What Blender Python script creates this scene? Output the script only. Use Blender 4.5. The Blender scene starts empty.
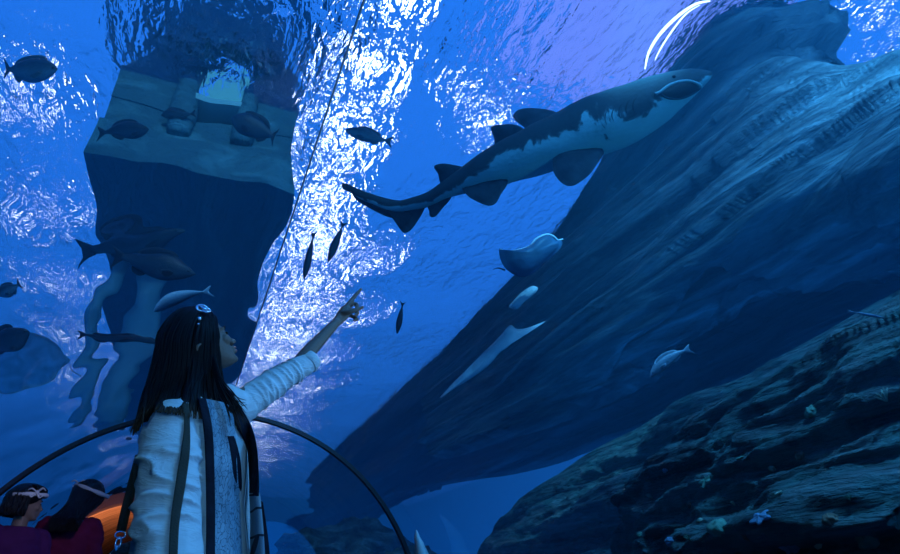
import bpy, bmesh, math, random
from mathutils import Vector, Matrix, noise, Quaternion
R_ = random.Random(7)
S = bpy.context.scene
COL = S.collection
S.view_settings.view_transform = 'Standard'
S.view_settings.look = 'None'
S.view_settings.gamma = 1
S.view_settings.use_curve_mapping = False
S.view_settings.exposure = 0.38
cy = S.cycles
cy.max_bounces = 8; cy.diffuse_bounces = 2; cy.glossy_bounces = 3; cy.transmission_bounces = 5
cy.transparent_max_bounces = 12; cy.volume_bounces = 0
cy.caustics_reflective = False; cy.caustics_refractive = False
cy.sample_clamp_indirect = 3.0
cy.use_denoising = True

# ------------------------------------------------------------ camera
FP = 608.0
TH, YAW = math.radians(28), math.radians(22.5)
CF = Vector((math.sin(YAW)*math.cos(TH), math.cos(YAW)*math.cos(TH), math.sin(TH)))
CR = Vector((math.cos(YAW), -math.sin(YAW), 0)); CU = CR.cross(CF)
CC = Vector((0, 0, .65))
cd = bpy.data.cameras.new('camera'); cam = bpy.data.objects.new('camera', cd); COL.objects.link(cam)
cd.sensor_width = 36; cd.lens = FP/900*36; cd.clip_end = 300
cam.location = CC
cam.rotation_euler = Matrix((CR, CU, -CF)).transposed().to_euler()
S.camera = cam
def ray(px, py): return CF + CR*((px-450)/FP) - CU*((py-277)/FP)
def atY(px, py, Y): r = ray(px, py); return CC + r*(Y/r.y)
def atX(px, py, X): r = ray(px, py); return CC + r*(X/r.x)
def atZ(px, py, Z): r = ray(px, py); return CC + r*((Z-CC.z)/r.z)
def atD(px, py, D): return CC + ray(px, py)*D        # D = optical depth

# ------------------------------------------------------------ helpers
def put(o, parent=None, label=None, cat=None, group=None, kind=None):
    COL.objects.link(o)
    if parent: o.parent = parent
    if label: o['label'] = label
    if cat: o['category'] = cat
    if group: o['group'] = group
    if kind: o['kind'] = kind
    return o
def empty(name, loc, label=None, cat=None, group=None, rot=None):
    o = bpy.data.objects.new(name, None); o.empty_display_size = .1
    o.location = loc
    if rot: o.rotation_euler = rot
    return put(o, None, label, cat, group)
def mesh(name, V, Fc, mat=None, parent=None, smooth=True, uv=None, **kw):
    me = bpy.data.meshes.new(name); me.from_pydata([tuple(v) for v in V], [], Fc); me.update()
    bm = bmesh.new(); bm.from_mesh(me); bmesh.ops.recalc_face_normals(bm, faces=bm.faces) if kw.pop('fixn', True) else None
    bm.to_mesh(me); bm.free()
    if smooth:
        for p in me.polygons: p.use_smooth = True
    if mat: me.materials.append(mat)
    if parent is not None:
        bpy.context.view_layer.update()
        me.transform(parent_inv(parent))
    return put(bpy.data.objects.new(name, me), parent, **kw)
def parent_inv(p):
    m = Matrix.LocRotScale(p.location, p.rotation_euler, p.scale)
    q = p.parent
    while q is not None:
        m = Matrix.LocRotScale(q.location, q.rotation_euler, q.scale) @ m; q = q.parent
    return m.inverted()
def grid(nu, nv, fn, wrapu=False, wrapv=False):
    V = [fn(i/(nu if wrapu else nu-1), j/(nv if wrapv else nv-1)) for i in range(nu) for j in range(nv)]
    Fc = []
    for i in range(nu if wrapu else nu-1):
        for j in range(nv if wrapv else nv-1):
            a = i*nv+j; b = ((i+1) % nu)*nv+j; c = ((i+1) % nu)*nv+(j+1) % nv; d = i*nv+(j+1) % nv
            Fc.append((a, b, c, d))
    return V, Fc
def join(*parts):
    V, Fc = [], []
    for v, f in parts:
        n = len(V); V += list(v); Fc += [tuple(i+n for i in q) for q in f]
    return V, Fc
def box(c, s, rz=0):
    c = Vector(c); V = []
    for x in (-1, 1):
        for y in (-1, 1):
            for z in (-1, 1):
                p = Vector((x*s[0]/2, y*s[1]/2, z*s[2]/2)); p.rotate(Matrix.Rotation(rz, 3, 'Z')); V.append(c+p)
    return V, [(0,1,3,2),(4,6,7,5),(0,4,5,1),(2,3,7,6),(0,2,6,4),(1,5,7,3)]
def cr(P, t):                                        # Catmull-Rom through P at t in 0..1
    n = len(P)-1; x = max(0, min(n-1e-9, t*n)); i = int(x); f = x-i
    g = lambda k: P[max(0, min(n, k))]
    a, b, c, d = g(i-1), g(i), g(i+1), g(i+2)
    return (b*2 + (c-a)*f + (a*2-b*5+c*4-d)*f*f + (b*3-a-c*3+d)*f**3)*.5
def tube(P, rad, n=10, closed=False, flat=1.0, m=None, up=Vector((0,0,1))):
    """tube along points P; rad float or list; capped"""
    P = [Vector(p) for p in P]; N = len(P)
    if not hasattr(rad, '__len__'): rad = [rad]*N
    V = []; prev = None
    for i, p in enumerate(P):
        if closed: t = P[(i+1) % N]-P[i-1]
        else: t = P[min(i+1, N-1)]-P[max(i-1, 0)]
        t.normalize()
        if prev is None:
            s = t.cross(up)
            if s.length < 1e-3: s = t.cross(Vector((1, 0, 0)))
        else: s = prev - t*prev.dot(t)
        s.normalize(); prev = s; u = s.cross(t)
        for k in range(n):
            a = 2*math.pi*k/n
            V.append(p + s*math.cos(a)*rad[i] + u*math.sin(a)*rad[i]*flat)
    Fc = []
    for i in range(N if closed else N-1):
        j = (i+1) % N
        for k in range(n):
            Fc.append((i*n+k, i*n+(k+1) % n, j*n+(k+1) % n, j*n+k))
    if not closed:
        Fc.append(tuple(range(n))); Fc.append(tuple(reversed(range((N-1)*n, N*n))))
    return V, Fc
def ellipsoid(c, r, nu=12, nv=16, rot=None):
    c = Vector(c); V = []
    for i in range(nu+1):
        a = math.pi*i/nu
        for j in range(nv):
            b = 2*math.pi*j/nv
            p = Vector((r[0]*math.sin(a)*math.cos(b), r[1]*math.sin(a)*math.sin(b), r[2]*math.cos(a)))
            if rot: p.rotate(rot)
            V.append(c+p)
    Fc = []
    for i in range(nu):
        for j in range(nv):
            Fc.append((i*nv+j, i*nv+(j+1) % nv, (i+1)*nv+(j+1) % nv, (i+1)*nv+j))
    return V, Fc
def fbm(p, o=4, h=.9): return noise.fractal(p, h, 2.1, o)

# ------------------------------------------------------------ materials
class NT:
    def __init__(s, name):
        s.m = bpy.data.materials.new(name); s.m.use_nodes = True; s.t = s.m.node_tree; s.t.nodes.clear()
        s.out = s.n('ShaderNodeOutputMaterial')
    def n(s, kind, ins=None, **at):
        nd = s.t.nodes.new(kind)
        for k, v in at.items(): setattr(nd, k, v)
        for k, v in (ins or {}).items():
            i = nd.inputs[k]
            if hasattr(v, 'is_linked') or isinstance(v, bpy.types.NodeSocket): s.t.links.new(v, i)
            else: i.default_value = v
        return nd
    def ramp(s, fac, stops, interp='LINEAR'):
        nd = s.n('ShaderNodeValToRGB', {'Fac': fac}); cr_ = nd.color_ramp; cr_.interpolation = interp
        while len(cr_.elements) < len(stops): cr_.elements.new(.5)
        for e, (p, c) in zip(cr_.elements, stops): e.position = p; e.color = (*c, 1) if len(c) == 3 else c
        return nd.outputs['Color']
    def surf(s, o): s.t.links.new(o, s.out.inputs['Surface']); return s.m
    def coords(s, kind='Object', scale=(1,1,1), rot=(0,0,0)):
        tc = s.n('ShaderNodeTexCoord')
        return s.n('ShaderNodeMapping', {'Vector': tc.outputs[kind], 'Scale': scale, 'Rotation': rot}).outputs[0]
    def noise(s, vec, scale, detail=4, rough=.55, dist=0):
        return s.n('ShaderNodeTexNoise', {'Vector': vec, 'Scale': scale, 'Detail': detail, 'Roughness': rough, 'Distortion': dist}).outputs['Fac']
    def bump(s, h, st, d=.02): return s.n('ShaderNodeBump', {'Height': h, 'Strength': st, 'Distance': d}).outputs[0]
def simple(name, col, rough=.6, bump=0, bs=40, spec=.4, metal=0, var=0, emis=None, es=1, sheen=0):
    t = NT(name); ins = {'Base Color': (*col, 1), 'Roughness': rough, 'Specular IOR Level': spec, 'Metallic': metal}
    v = t.coords()
    if var:
        f = t.noise(v, bs*.3)
        ins['Base Color'] = t.ramp(f, [(.3, tuple(c*(1-var) for c in col)), (.7, tuple(min(1, c*(1+var)) for c in col))])
    if bump: ins['Normal'] = t.bump(t.noise(v, bs), bump)
    if emis: ins['Emission Color'] = (*emis, 1); ins['Emission Strength'] = es
    if sheen: ins['Sheen Weight'] = sheen
    return t.surf(t.n('ShaderNodeBsdfPrincipled', ins).outputs[0])

def m_rock(name, lo, hi, sc=1.0, moss=None):
    t = NT(name)
    v = t.coords('Object', (1, .07, 2.3), (math.radians(-3), 0, 0))
    f = t.noise(v, 1.6*sc, 8, .62, .6)
    g = t.noise(t.coords('Object', (1, .32, 1.5)), 6*sc, 6, .6)
    mx = t.n('ShaderNodeMath', {0: f, 1: g}, operation='MULTIPLY_ADD'); mx.inputs[2].default_value = 0
    c = t.ramp(f, [(.32, lo), (.52, tuple((a+b)/2.6 for a, b in zip(lo, hi))), (.68, hi)])
    if moss:
        k = t.ramp(t.noise(t.coords(), 2.2*sc, 5), [(.45, (0,0,0)), (.62, (1,1,1))])
        c = t.n('ShaderNodeMixRGB', {'Fac': k, 'Color1': c, 'Color2': (*moss, 1)}).outputs[0]
    ad = t.n('ShaderNodeMath', {0: f, 1: g}, operation='ADD').outputs[0]
    nn = t.bump(ad, 1.0, .12)
    return t.surf(t.n('ShaderNodeBsdfPrincipled', {'Base Color': c, 'Roughness': .8, 'Specular IOR Level': .25, 'Normal': nn}).outputs[0])
M = {}
M['rock_far'] = m_rock('rock_far', (.02,.04,.06), (.22,.32,.36), 1.0)
M['rock_mid'] = m_rock('rock_mid', (.008,.02,.035), (.55,.72,.74), 1.5)
M['rock_near'] = m_rock('rock_near', (.02,.035,.04), (.5,.62,.6), 2.2, (.16,.30,.28))

# ------------------------------------------------------------ tunnel
TX, TZ, TR = .24, .2, 2.0
RIBY = 5.96
def acrylic(name, wavy):
    t = NT(name)
    fr = t.n('ShaderNodeFresnel', {'IOR': 1.25}).outputs[0]
    gl = t.n('ShaderNodeBsdfGlossy', {'Color': (.8,.9,1,1), 'Roughness': .02}).outputs[0]
    if wavy:
        v = t.coords('Object', (1, .45, 1))
        nn = t.bump(t.noise(v, 1.7, 2, .45, .3), 1.0, wavy)
        tr = t.n('ShaderNodeBsdfRefraction', {'Color': (.93,.98,1,1), 'Roughness': 0, 'IOR': 1.12, 'Normal': nn}).outputs[0]
    else:
        tr = t.n('ShaderNodeBsdfTransparent', {'Color': (.95,.98,1,1)}).outputs[0]
    return t.surf(t.n('ShaderNodeMixShader', {0: fr, 1: tr, 2: gl}).outputs[0])
def arc(a, r=TR): return Vector((TX + r*math.sin(a), 0, TZ + r*math.cos(a)))   # a=0 apex, + to the right
def tunnel_panel(name, a0, a1, y0, y1, mat, mat2=None):
    nu, nv = 44, 30
    def fn(r):
        def g(u, v):
            p = arc(a0+(a1-a0)*u, r); p.y = y0+(y1-y0)*v; return p
        return g
    V, Fc = grid(nu, nv, fn(TR))
    o = mesh(name, V, Fc, mat, kind='structure', fixn=False)
    if o.data.polygons[0].normal.dot(Vector((TX, 0, TZ))-o.data.polygons[0].center) * 1 < 0: o.data.flip_normals()
    if mat2:
        V, Fc = grid(nu, nv, fn(TR+.025))
        k = mesh(name+'_outer', V, Fc, mat2, o, fixn=False); k.name = 'outer_face'; k['kind'] = 'structure'
        if k.data.polygons[0].normal.dot(Vector((TX, 0, TZ))-k.data.polygons[0].center) > 0: k.data.flip_normals()
    return o
SEAM = math.radians(-.5)
ac_clear = acrylic('acrylic_clear', 0); ac_wavy = acrylic('acrylic_wavy', .07)
def ac_outer():
    t = NT('acrylic_outer')
    return t.surf(t.n('ShaderNodeBsdfRefraction', {'Color': (.97,.99,1,1), 'Roughness': 0, 'IOR': 1.12}).outputs[0])
tunnel_panel('wall_right', SEAM, math.radians(112), -1.6, 15.0, ac_clear)
tunnel_panel('wall_left', math.radians(-112), SEAM, -1.6, 15.0, ac_wavy, ac_outer())

# ------------------------------------------------------------ water body (volume) with the tunnel cut out
def water_body():
    X0, X1, Y0, Y1, Z0, Z1 = -16, 16, -3.0, 46, -2.5, 6.9
    V = [(x, y, z) for x in (X0, X1) for y in (Y0, Y1) for z in (Z0, Z1)]
    Fc = [(0,1,3,2),(4,6,7,5),(0,4,5,1),(2,3,7,6),(0,2,6,4),(1,5,7,3)]
    me = bpy.data.meshes.new('water'); me.from_pydata(V, [], Fc)
    bm = bmesh.new(); bm.from_mesh(me); bmesh.ops.recalc_face_normals(bm, faces=bm.faces)
    n = 64; y0, y1 = -2.6, 16.0; r = TR+.03
    ra = []
    for y in (y0, y1):
        ring = []
        for k in range(n):
            a = 2*math.pi*k/n
            ring.append(bm.verts.new((TX+r*math.sin(a), y, max(-.6, TZ+r*math.cos(a)))))
        ra.append(ring)
    for k in range(n):
        bm.faces.new((ra[0][k], ra[0][(k+1) % n], ra[1][(k+1) % n], ra[1][k]))
    bm.faces.new(ra[0][::-1]); bm.faces.new(ra[1])
    bm.to_mesh(me)
    # make sure the cavity normals point into the cavity
    bm.free(); bm = bmesh.new(); bm.from_mesh(me)
    c = Vector((TX, 5, TZ))
    for f in bm.faces:
        m_ = f.calc_center_median()
        inner = abs(m_.x-TX) < 2.2 and -2.9 < m_.y < 16.5 and m_.z < 3 and m_.z > -1
        if inner and f.normal.dot(Vector((TX, 6.7, TZ))-m_) < 0: f.normal_flip()
    bm.to_mesh(me); bm.free()
    t = NT('water_volume')
    sc = t.n('ShaderNodeVolumeScatter', {'Color': (.16,.62,1,1), 'Density': .050, 'Anisotropy': .2}).outputs[0]
    ab = t.n('ShaderNodeVolumeAbsorption', {'Color': (.12,.62,.95,1), 'Density': .045}).outputs[0]
    t.t.links.new(t.n('ShaderNodeAddShader', {0: sc, 1: ab}).outputs[0], t.out.inputs['Volume'])
    me.materials.append(t.m)
    put(bpy.data.objects.new('water', me), kind='structure')
water_body()

# ------------------------------------------------------------ water surface
def water_surface():
    t = NT('water_surface')
    v = t.coords('Object', (1, .42, 1))
    mul = lambda o, k: t.n('ShaderNodeMath', {0: o, 1: k}, operation='MULTIPLY').outputs[0]
    add = lambda p, q: t.n('ShaderNodeMath', {0: p, 1: q}, operation='ADD').outputs[0]
    h = add(add(mul(t.noise(v, 1.5, 2, .5, .8), 1.5), mul(t.noise(v, 4.2, 2, .5, .8), .9)), mul(t.noise(v, 13, 2, .6, .5), .38))
    nn = t.bump(h, 1.0, .26)
    fr = t.n('ShaderNodeFresnel', {'IOR': 1.33, 'Normal': nn}).outputs[0]
    rf = t.n('ShaderNodeBsdfRefraction', {'Color': (.9,.97,1,1), 'Roughness': 0, 'IOR': 1.33, 'Normal': nn}).outputs[0]
    gl = t.n('ShaderNodeBsdfGlossy', {'Color': (.9,.95,1,1), 'Roughness': .0, 'Normal': nn}).outputs[0]
    fr2 = t.n('ShaderNodeMath', {0: fr, 1: .6}, operation='MULTIPLY').outputs[0]
    m = t.surf(t.n('ShaderNodeMixShader', {0: fr2, 1: rf, 2: gl}).outputs[0])
    def fn(u, w):
        x = -16+32*u; y = -3+49*w
        return Vector((x, y, 7+.05*noise.noise(Vector((x*.5, y*.3, 0)))))
    V, Fc = grid(90, 120, fn)
    Fc = [f[::-1] for f in Fc]
    o = mesh('water_surface', V, Fc, m, kind='structure', fixn=False)
    # normals must point down
    if o.data.polygons[0].normal.z > 0: o.data.flip_normals()
water_surface()

# ------------------------------------------------------------ lamps above the water
def emit(name, col, st):
    t = NT(name); m = t.surf(t.n('ShaderNodeEmission', {'Color': (*col, 1), 'Strength': st}).outputs[0])
    m.cycles.emission_sampling = 'NONE'
    return m
M['lamp_white'] = emit('lamp_white', (.62,.70,1), 11)
M['lamp_violet'] = emit('lamp_violet', (.16,.26,1), 1.0)
M['housing'] = simple('lamp_housing', (.05,.06,.08), .5)
def lamp(x, y, z, w, l, mat, label, group):
    e = empty('ceiling_lamp', (x, y, z), label, 'lamp', group)
    mesh('housing', *box((x, y, z+.08), (w+.1, l+.1, .12)), M['housing'], e, smooth=False)
    mesh('diffuser', *box((x, y, z), (w, l, .03)), M[mat], e, smooth=False)
for k in range(22):
    y = 5.6+k*1.75
    lamp(1.45+.07*k*.5+(.35 if k % 2 and k > 4 else 0), y, 9.5, .36, .95, 'lamp_white', 'white ceiling lamp above the water, in the staggered row over the bright streak', 'lamps in a row above the bright streak')
for k in range(9):
    y = 13+k*3.2
    lamp(3.0+.05*k+(.3 if k % 2 else 0), y, 9.5, .22, .7, 'lamp_white', 'short white ceiling lamp above the water, in the sparser row right of the bright streak', 'short lamps right of the bright streak')
for k in range(9):
    y = 6.5+k*3.6
    lamp(-4.1, y, 9.5, .24, 1.1, 'lamp_white', 'long white ceiling lamp above the water, in the row at far left', 'lamps in a row above the left wall')
for x, y in ((3.6, 7.3), (4.1, 7.9)):
    lamp(x, y, 9.5, .2, .2, 'lamp_white', 'small square lamp above the water behind the shark', 'small square lamps behind the shark')
lamp(5.3, 5.0, 9.6, 3.4, 3.4, 'lamp_violet', 'broad dim violet light panel above the water, upper middle', None)
lamp(8.8, 3.3, 9.5, .22, .22, 'lamp_white', 'white lamp above the water at the upper right corner', None)

# ------------------------------------------------------------ world
w = bpy.data.worlds.new('world'); S.world = w; w.use_nodes = True; nt = w.node_tree; nt.nodes.clear()
tc = nt.nodes.new('ShaderNodeTexCoord'); sp = nt.nodes.new('ShaderNodeSeparateXYZ'); rp = nt.nodes.new('ShaderNodeValToRGB')
bg = nt.nodes.new('ShaderNodeBackground'); ou = nt.nodes.new('ShaderNodeOutputWorld')
nt.links.new(tc.outputs['Generated'], sp.inputs[0]); nt.links.new(sp.outputs['Z'], rp.inputs['Fac'])
rp.color_ramp.elements[0].position = .0; rp.color_ramp.elements[0].color = (.003,.085,.36,1)
rp.color_ramp.elements[1].position = .55; rp.color_ramp.elements[1].color = (.015,.15,.70,1)
nt.links.new(rp.outputs[0], bg.inputs[0]); bg.inputs[1].default_value = 1.25; nt.links.new(bg.outputs[0], ou.inputs[0])

# ------------------------------------------------------------ unseen lights added to brighten the tank
def light(kind, loc, aim, power, col, size=.5, **kw):
    l = bpy.data.lights.new('unseen_light', kind); l.energy = power; l.color = col
    if kind == 'AREA': l.size = size; l.shape = kw.get('shape', 'SQUARE'); l.size_y = kw.get('size_y', size)
    elif kind == 'SPOT': l.shadow_soft_size = 0; l.spot_size = math.radians(kw.get('angle', 80)); l.spot_blend = 1
    elif kind == 'POINT': l.shadow_soft_size = size
    o = bpy.data.objects.new('unseen_light', l); COL.objects.link(o); o.location = loc
    o.rotation_euler = (Vector(aim)-Vector(loc)).to_track_quat('-Z', 'Y').to_euler()
    return o
light('AREA', (2.4, -.6, 6.3), (5, 4.5, 2.0), 250, (.06,.42,1), 1.0)
light('SPOT', (4.1, .3, 6.5), (5.4, 4.6, 3.6), 170, (.08,.5,1), angle=62)
light('SPOT', (-1.5, .6, 5.3), (-.6, 5.5, 3.2), 260, (.2,.65,1), angle=60)  # unseen spot added to brighten the pale fish and pillars
light('SPOT', (-1.0, 1.5, 6.5), (-.6, 7, 7.5), 520, (.14,.6,1), angle=70)  # unseen spot added to light the slab's front wall
light('SPOT', (5.2, .2, 6.6), (5.6, 8, 4), 260, (.08,.45,1), angle=80)
light('SPOT', (3.3, -.6, 1.4), (2.9, 3.3, 4.1), 130, (.08,.62,.8), angle=46)  # unseen fill from below, added to lighten the shark's belly

# ------------------------------------------------------------ rocks
def loft(name, rails, nu, nv, mat, amp=.3, fs=.6, lay=.18, seed=0, label=None, cat=None, thick=.3, kind=None, wob=.25, ani=.085):
    """rails: list of polylines (3-D, ordered near to far), ordered from top to bottom"""
    sd = Vector((seed*7.3, seed*3.1, seed))
    def base(u, v):
        return cr([cr(r, u) for r in rails], v)
    def fn(u, v):
        p = base(u, v); e = 1e-3
        du = base(min(1, u+e), v)-base(max(0, u-e), v); dv = base(u, min(1, v+e))-base(u, max(0, v-e))
        n = du.cross(dv)
        if n.length: n.normalize()
        if n.x > 0: n = -n
        q = Vector((p.x*fs, p.y*fs*ani, p.z*fs*1.3))+sd
        a = 1-2*abs(fbm(q*1.7, 5)); b = fbm(q, 4)
        s = (p.z + .05*p.y + wob*fbm(q*.8, 3))/lay*.25
        fr = s-math.floor(s); st = fr*fr*(3-2*fr)
        edge = min(1, 6*min(v, 1)+.15)
        r2 = 1-2*abs(fbm(Vector((p.x*2.2, p.y*.35, p.z*3.4))*fs*1.6+sd, 4))
        return p + n*(amp*(b*.9+a*.35+r2*.16)*edge + lay*(1-st)*.9*edge*max(0, min(1, 1.5-abs(n.z)*1.9)))
    V, Fc = grid(nu, nv, fn)
    nb = len(V)                                      # close it behind so it is a solid
    V += [p+Vector((thick, 0, -thick*.15)) for p in V]
    F2 = list(Fc)+[tuple(reversed([i+nb for i in f])) for f in Fc]
    for i in range(nu-1):
        for j in (0, nv-1):
            a, b = i*nv+j, (i+1)*nv+j; F2.append((a, b, b+nb, a+nb))
    for j in range(nv-1):
        for i in (0, nu-1):
            a, b = i*nv+j, i*nv+j+1; F2.append((a, b, b+nb, a+nb))
    return mesh(name, V, F2, mat, label=label, cat=cat, kind=kind)
def rail(X, *pp): return [atX(px, py, X if len(q) == 0 else q[0]) for px, py, *q in pp]

# far cliff: along the right, runs away beside the tunnel
cliffA = [
 [Vector((6.1, 3.3, 8.2)), Vector((5.3, 3.7, 8.0)), Vector((5.4, 5.2, 7.8)), Vector((6.0, 8.5, 7.4)), Vector((6.2, 14, 7.3)), Vector((6.2, 22, 7.2)), Vector((6.4, 36, 7.2))],
 [Vector((6.5, 3.4, 6.2)), Vector((5.8, 3.9, 6.2)), Vector((5.9, 5.4, 6.2)), Vector((6.5, 8.5, 6.2)), Vector((6.5, 14, 6.0)), Vector((6.5, 22, 6.0)), Vector((6.8, 36, 5.8))],
 [Vector((7.4, 2.8, 4.4)), Vector((6.7, 3.9, 4.6)), Vector((6.9, 5.6, 4.6)), Vector((7.3, 8.5, 4.6)), Vector((7.0, 14, 4.6)), Vector((7.0, 22, 4.0)), Vector((7.0, 36, 3.0))],
 [Vector((7.6, 2.8, 2.0)), atX(860,430,6.8), atX(760,420,6.9), atX(640,432,7.2), atX(520,468,7.2), atX(400,492,7.0), atX(290,520,7.0)],
]
loft('rock_cliff', cliffA, 240, 110, M['rock_far'], .4, .5, .35, 1, 'long hazy blue rock cliff receding behind the shark', 'rock')
cliffB = [
 rail(0, (1000,40,5.6), (900,52,5.6), (850,66,5.6), (765,62,5.6), (700,118,5.6), (600,205,5.5), (500,300,5.4), (430,380,5.2)),
 rail(0, (1000,120,4.9), (900,130,4.9), (850,140,5.0), (740,170,5.0), (680,225,5.0), (590,290,5.0), (500,350,5.1), (430,410,5.1)),
 rail(0, (1000,190,5.0), (900,190,5.0), (850,200,5.0), (730,240,4.9), (670,290,4.9), (590,345,4.9), (500,400,5.0), (430,440,5.0)),
 rail(0, (1000,250,6.2), (900,250,6.2), (850,255,6.1), (730,290,5.8), (670,330,5.6), (590,380,5.3), (500,430,5.1), (430,455,5.0)),
]
loft('rock_ledge', cliffB, 260, 120, M['rock_mid'], .28, .9, .22, 2, 'layered diagonal rock ledge right of the shark snout', 'rock', thick=.5)
mound_far = [
 rail(0, (960,260,4.3), (820,335,4.3), (740,378,4.3), (690,398,4.3), (640,428,4.4), (600,447,4.4), (560,472,4.4), (520,500,4.4), (478,554,4.4), (455,610,4.4)),
 rail(0, (960,340,3.9), (820,400,3.9), (740,440,3.9), (690,455,3.9), (640,480,3.9), (605,500,3.95), (575,520,4.0), (540,550,4.0), (505,590,4.0), (480,640,4.1)),
 rail(0, (960,440,3.7), (820,470,3.7), (740,500,3.7), (690,520,3.7), (650,540,3.7), (620,560,3.7), (590,580,3.75), (560,610,3.8), (530,650,3.8), (500,700,3.9)),
]
loft('rock_mound', mound_far, 220, 110, M['rock_near'], .15, 1.9, .13, 5, 'teal-lit sloping rock mound in the lower middle, behind the darker near one', 'rock', thick=.5)
mound = [
 rail(0, (1010,200,3.2), (930,270,3.1), (880,308,3.0), (830,350,3.0), (800,370,3.0), (760,386,3.0), (712,408,3.05), (676,440,3.1), (640,478,3.1), (624,510,3.1), (616,570,3.1), (610,640,3.1)),
 rail(0, (1010,290,2.8), (930,335,2.75), (880,365,2.7), (840,392,2.7), (800,412,2.7), (765,430,2.7), (730,450,2.75), (700,476,2.8), (670,508,2.8), (655,540,2.8), (648,590,2.8), (640,650,2.8)),
 rail(0, (1010,420,2.5), (930,440,2.45), (880,455,2.4), (840,470,2.4), (805,486,2.4), (770,500,2.45), (745,515,2.5), (720,535,2.5), (700,560,2.55), (690,585,2.6), (685,630,2.6), (680,680,2.6)),
 rail(0, (1010,640,2.35), (930,640,2.35), (880,640,2.35), (840,645,2.35), (805,650,2.35), (770,655,2.35), (745,660,2.35), (725,665,2.4), (715,680,2.4), (705,700,2.4), (700,720,2.4), (695,740,2.4)),
]
mo_near = loft('rock_mound', mound, 240, 130, M['rock_near'], .13, 2.1, .09, 3, 'near dark rock mound with growths filling the lower right corner', 'rock', thick=.35)
from mathutils.bvhtree import BVHTree
TM = BVHTree.FromPolygons([v.co.copy() for v in mo_near.data.vertices], [tuple(p.vertices) for p in mo_near.data.polygons])
cor_m = [simple('coral_pale', (.62,.66,.50), .7, .5, 60, var=.3), simple('coral_green', (.22,.42,.30), .8, .5, 50, var=.3), simple('coral_blue', (.25,.38,.55), .7, .5, 60, var=.3), simple('coral_rust', (.35,.22,.15), .8, .5, 50, var=.3)]
def coral(px, py, r, kind, mi, label, group=None):
    h = TM.ray_cast(CC, ray(px, py).normalized())
    if h[0] is None: return
    c, n = h[0], h[1]
    if n.dot(CC-c) < 0: n = -n
    up = (n+Vector((0,0,.8))).normalized(); parts = []
    if kind == 'branch':
        for k in range(9):
            d = (up+Vector((R_.uniform(-.8,.8), R_.uniform(-.8,.8), R_.uniform(-.3,.5)))).normalized()
            m_ = c+d*r*.7; parts.append(tube([c-up*.01, c+d*r*.35, m_, m_+(d+Vector((R_.uniform(-.5,.5), 0, .4)))*r*.4], [r*.12, r*.09, r*.07, r*.03], 7))
    elif kind == 'plate':
        q = up.to_track_quat('Z', 'Y'); V, Fc = ellipsoid((0,0,0), (r, r*.8, r*.22), 14, 24)
        V = [v*(1+.28*math.sin(5*math.atan2(v.y, v.x)+px)+.2*noise.noise(v*30)) for v in V]
        for v in V: v.rotate(q)
        parts.append(([c+up*.01+v for v in V], Fc))
    else:
        q = up.to_track_quat('Z', 'Y'); V, Fc = ellipsoid((0,0,0), (r, r*.9, r*.7), 18, 26)
        V = [v*(1+.35*noise.noise(v*(2.2/r)+Vector((px,0,0)))) for v in V]
        for v in V: v.rotate(q)
        parts.append(([c+v for v in V], Fc))
    mesh('coral', *join(*parts), cor_m[mi], label=label, cat='coral', group=group)
coral(652, 498, .035, 'branch', 0, 'pale knobbly coral at the left end of the near mound')
coral(708, 482, .050, 'plate', 1, 'green leafy coral high on the near mound')
coral(772, 468, .018, 'lump', 0, 'tiny bright white coral dot mid mound')
coral(670, 541, .028, 'lump', 2, 'violet-blue round coral low at the left of the near mound')
coral(718, 528, .050, 'lump', 1, 'green round coral low on the near mound')
coral(762, 520, .045, 'plate', 2, 'blue plate coral low in the middle of the near mound')
coral(868, 541, .040, 'lump', 1, 'round green coral near the bottom right corner')
coral(792, 548, .040, 'plate', 2, 'pale blue coral at the bottom edge')
coral(886, 400, .045, 'branch', 0, 'pale tufted coral near the right edge of the mound crest')
coral(812, 412, .035, 'lump', 1, 'dark green knob at the notch of the mound crest')
for px, py, r, k, m_ in ((690,505,.02,'lump',3),(735,505,.022,'branch',0),(748,540,.03,'branch',3),(690,540,.025,'branch',1),(640,535,.02,'lump',1),(700,520,.014,'lump',0),(780,495,.02,'plate',0),(830,520,.03,'lump',3),(850,500,.02,'branch',1),(820,545,.02,'lump',0),(895,520,.03,'plate',1),(665,470,.018,'lump',2),(740,460,.02,'plate',1),(800,455,.025,'lump',3)):
    coral(px, py, r, k, m_, 'small dim coral growth among others on the near mound', 'small growths on the near mound')
light('SPOT', (2.4, 1.6, 5.6), atX(580,500,4.0), 900, (.08,.52,1), angle=34)  # unseen spot added to brighten the far mound
light('SPOT', (2.0, .2, 4.6), atX(760,470,2.8), 20, (.2,.8,1), angle=60)

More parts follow.
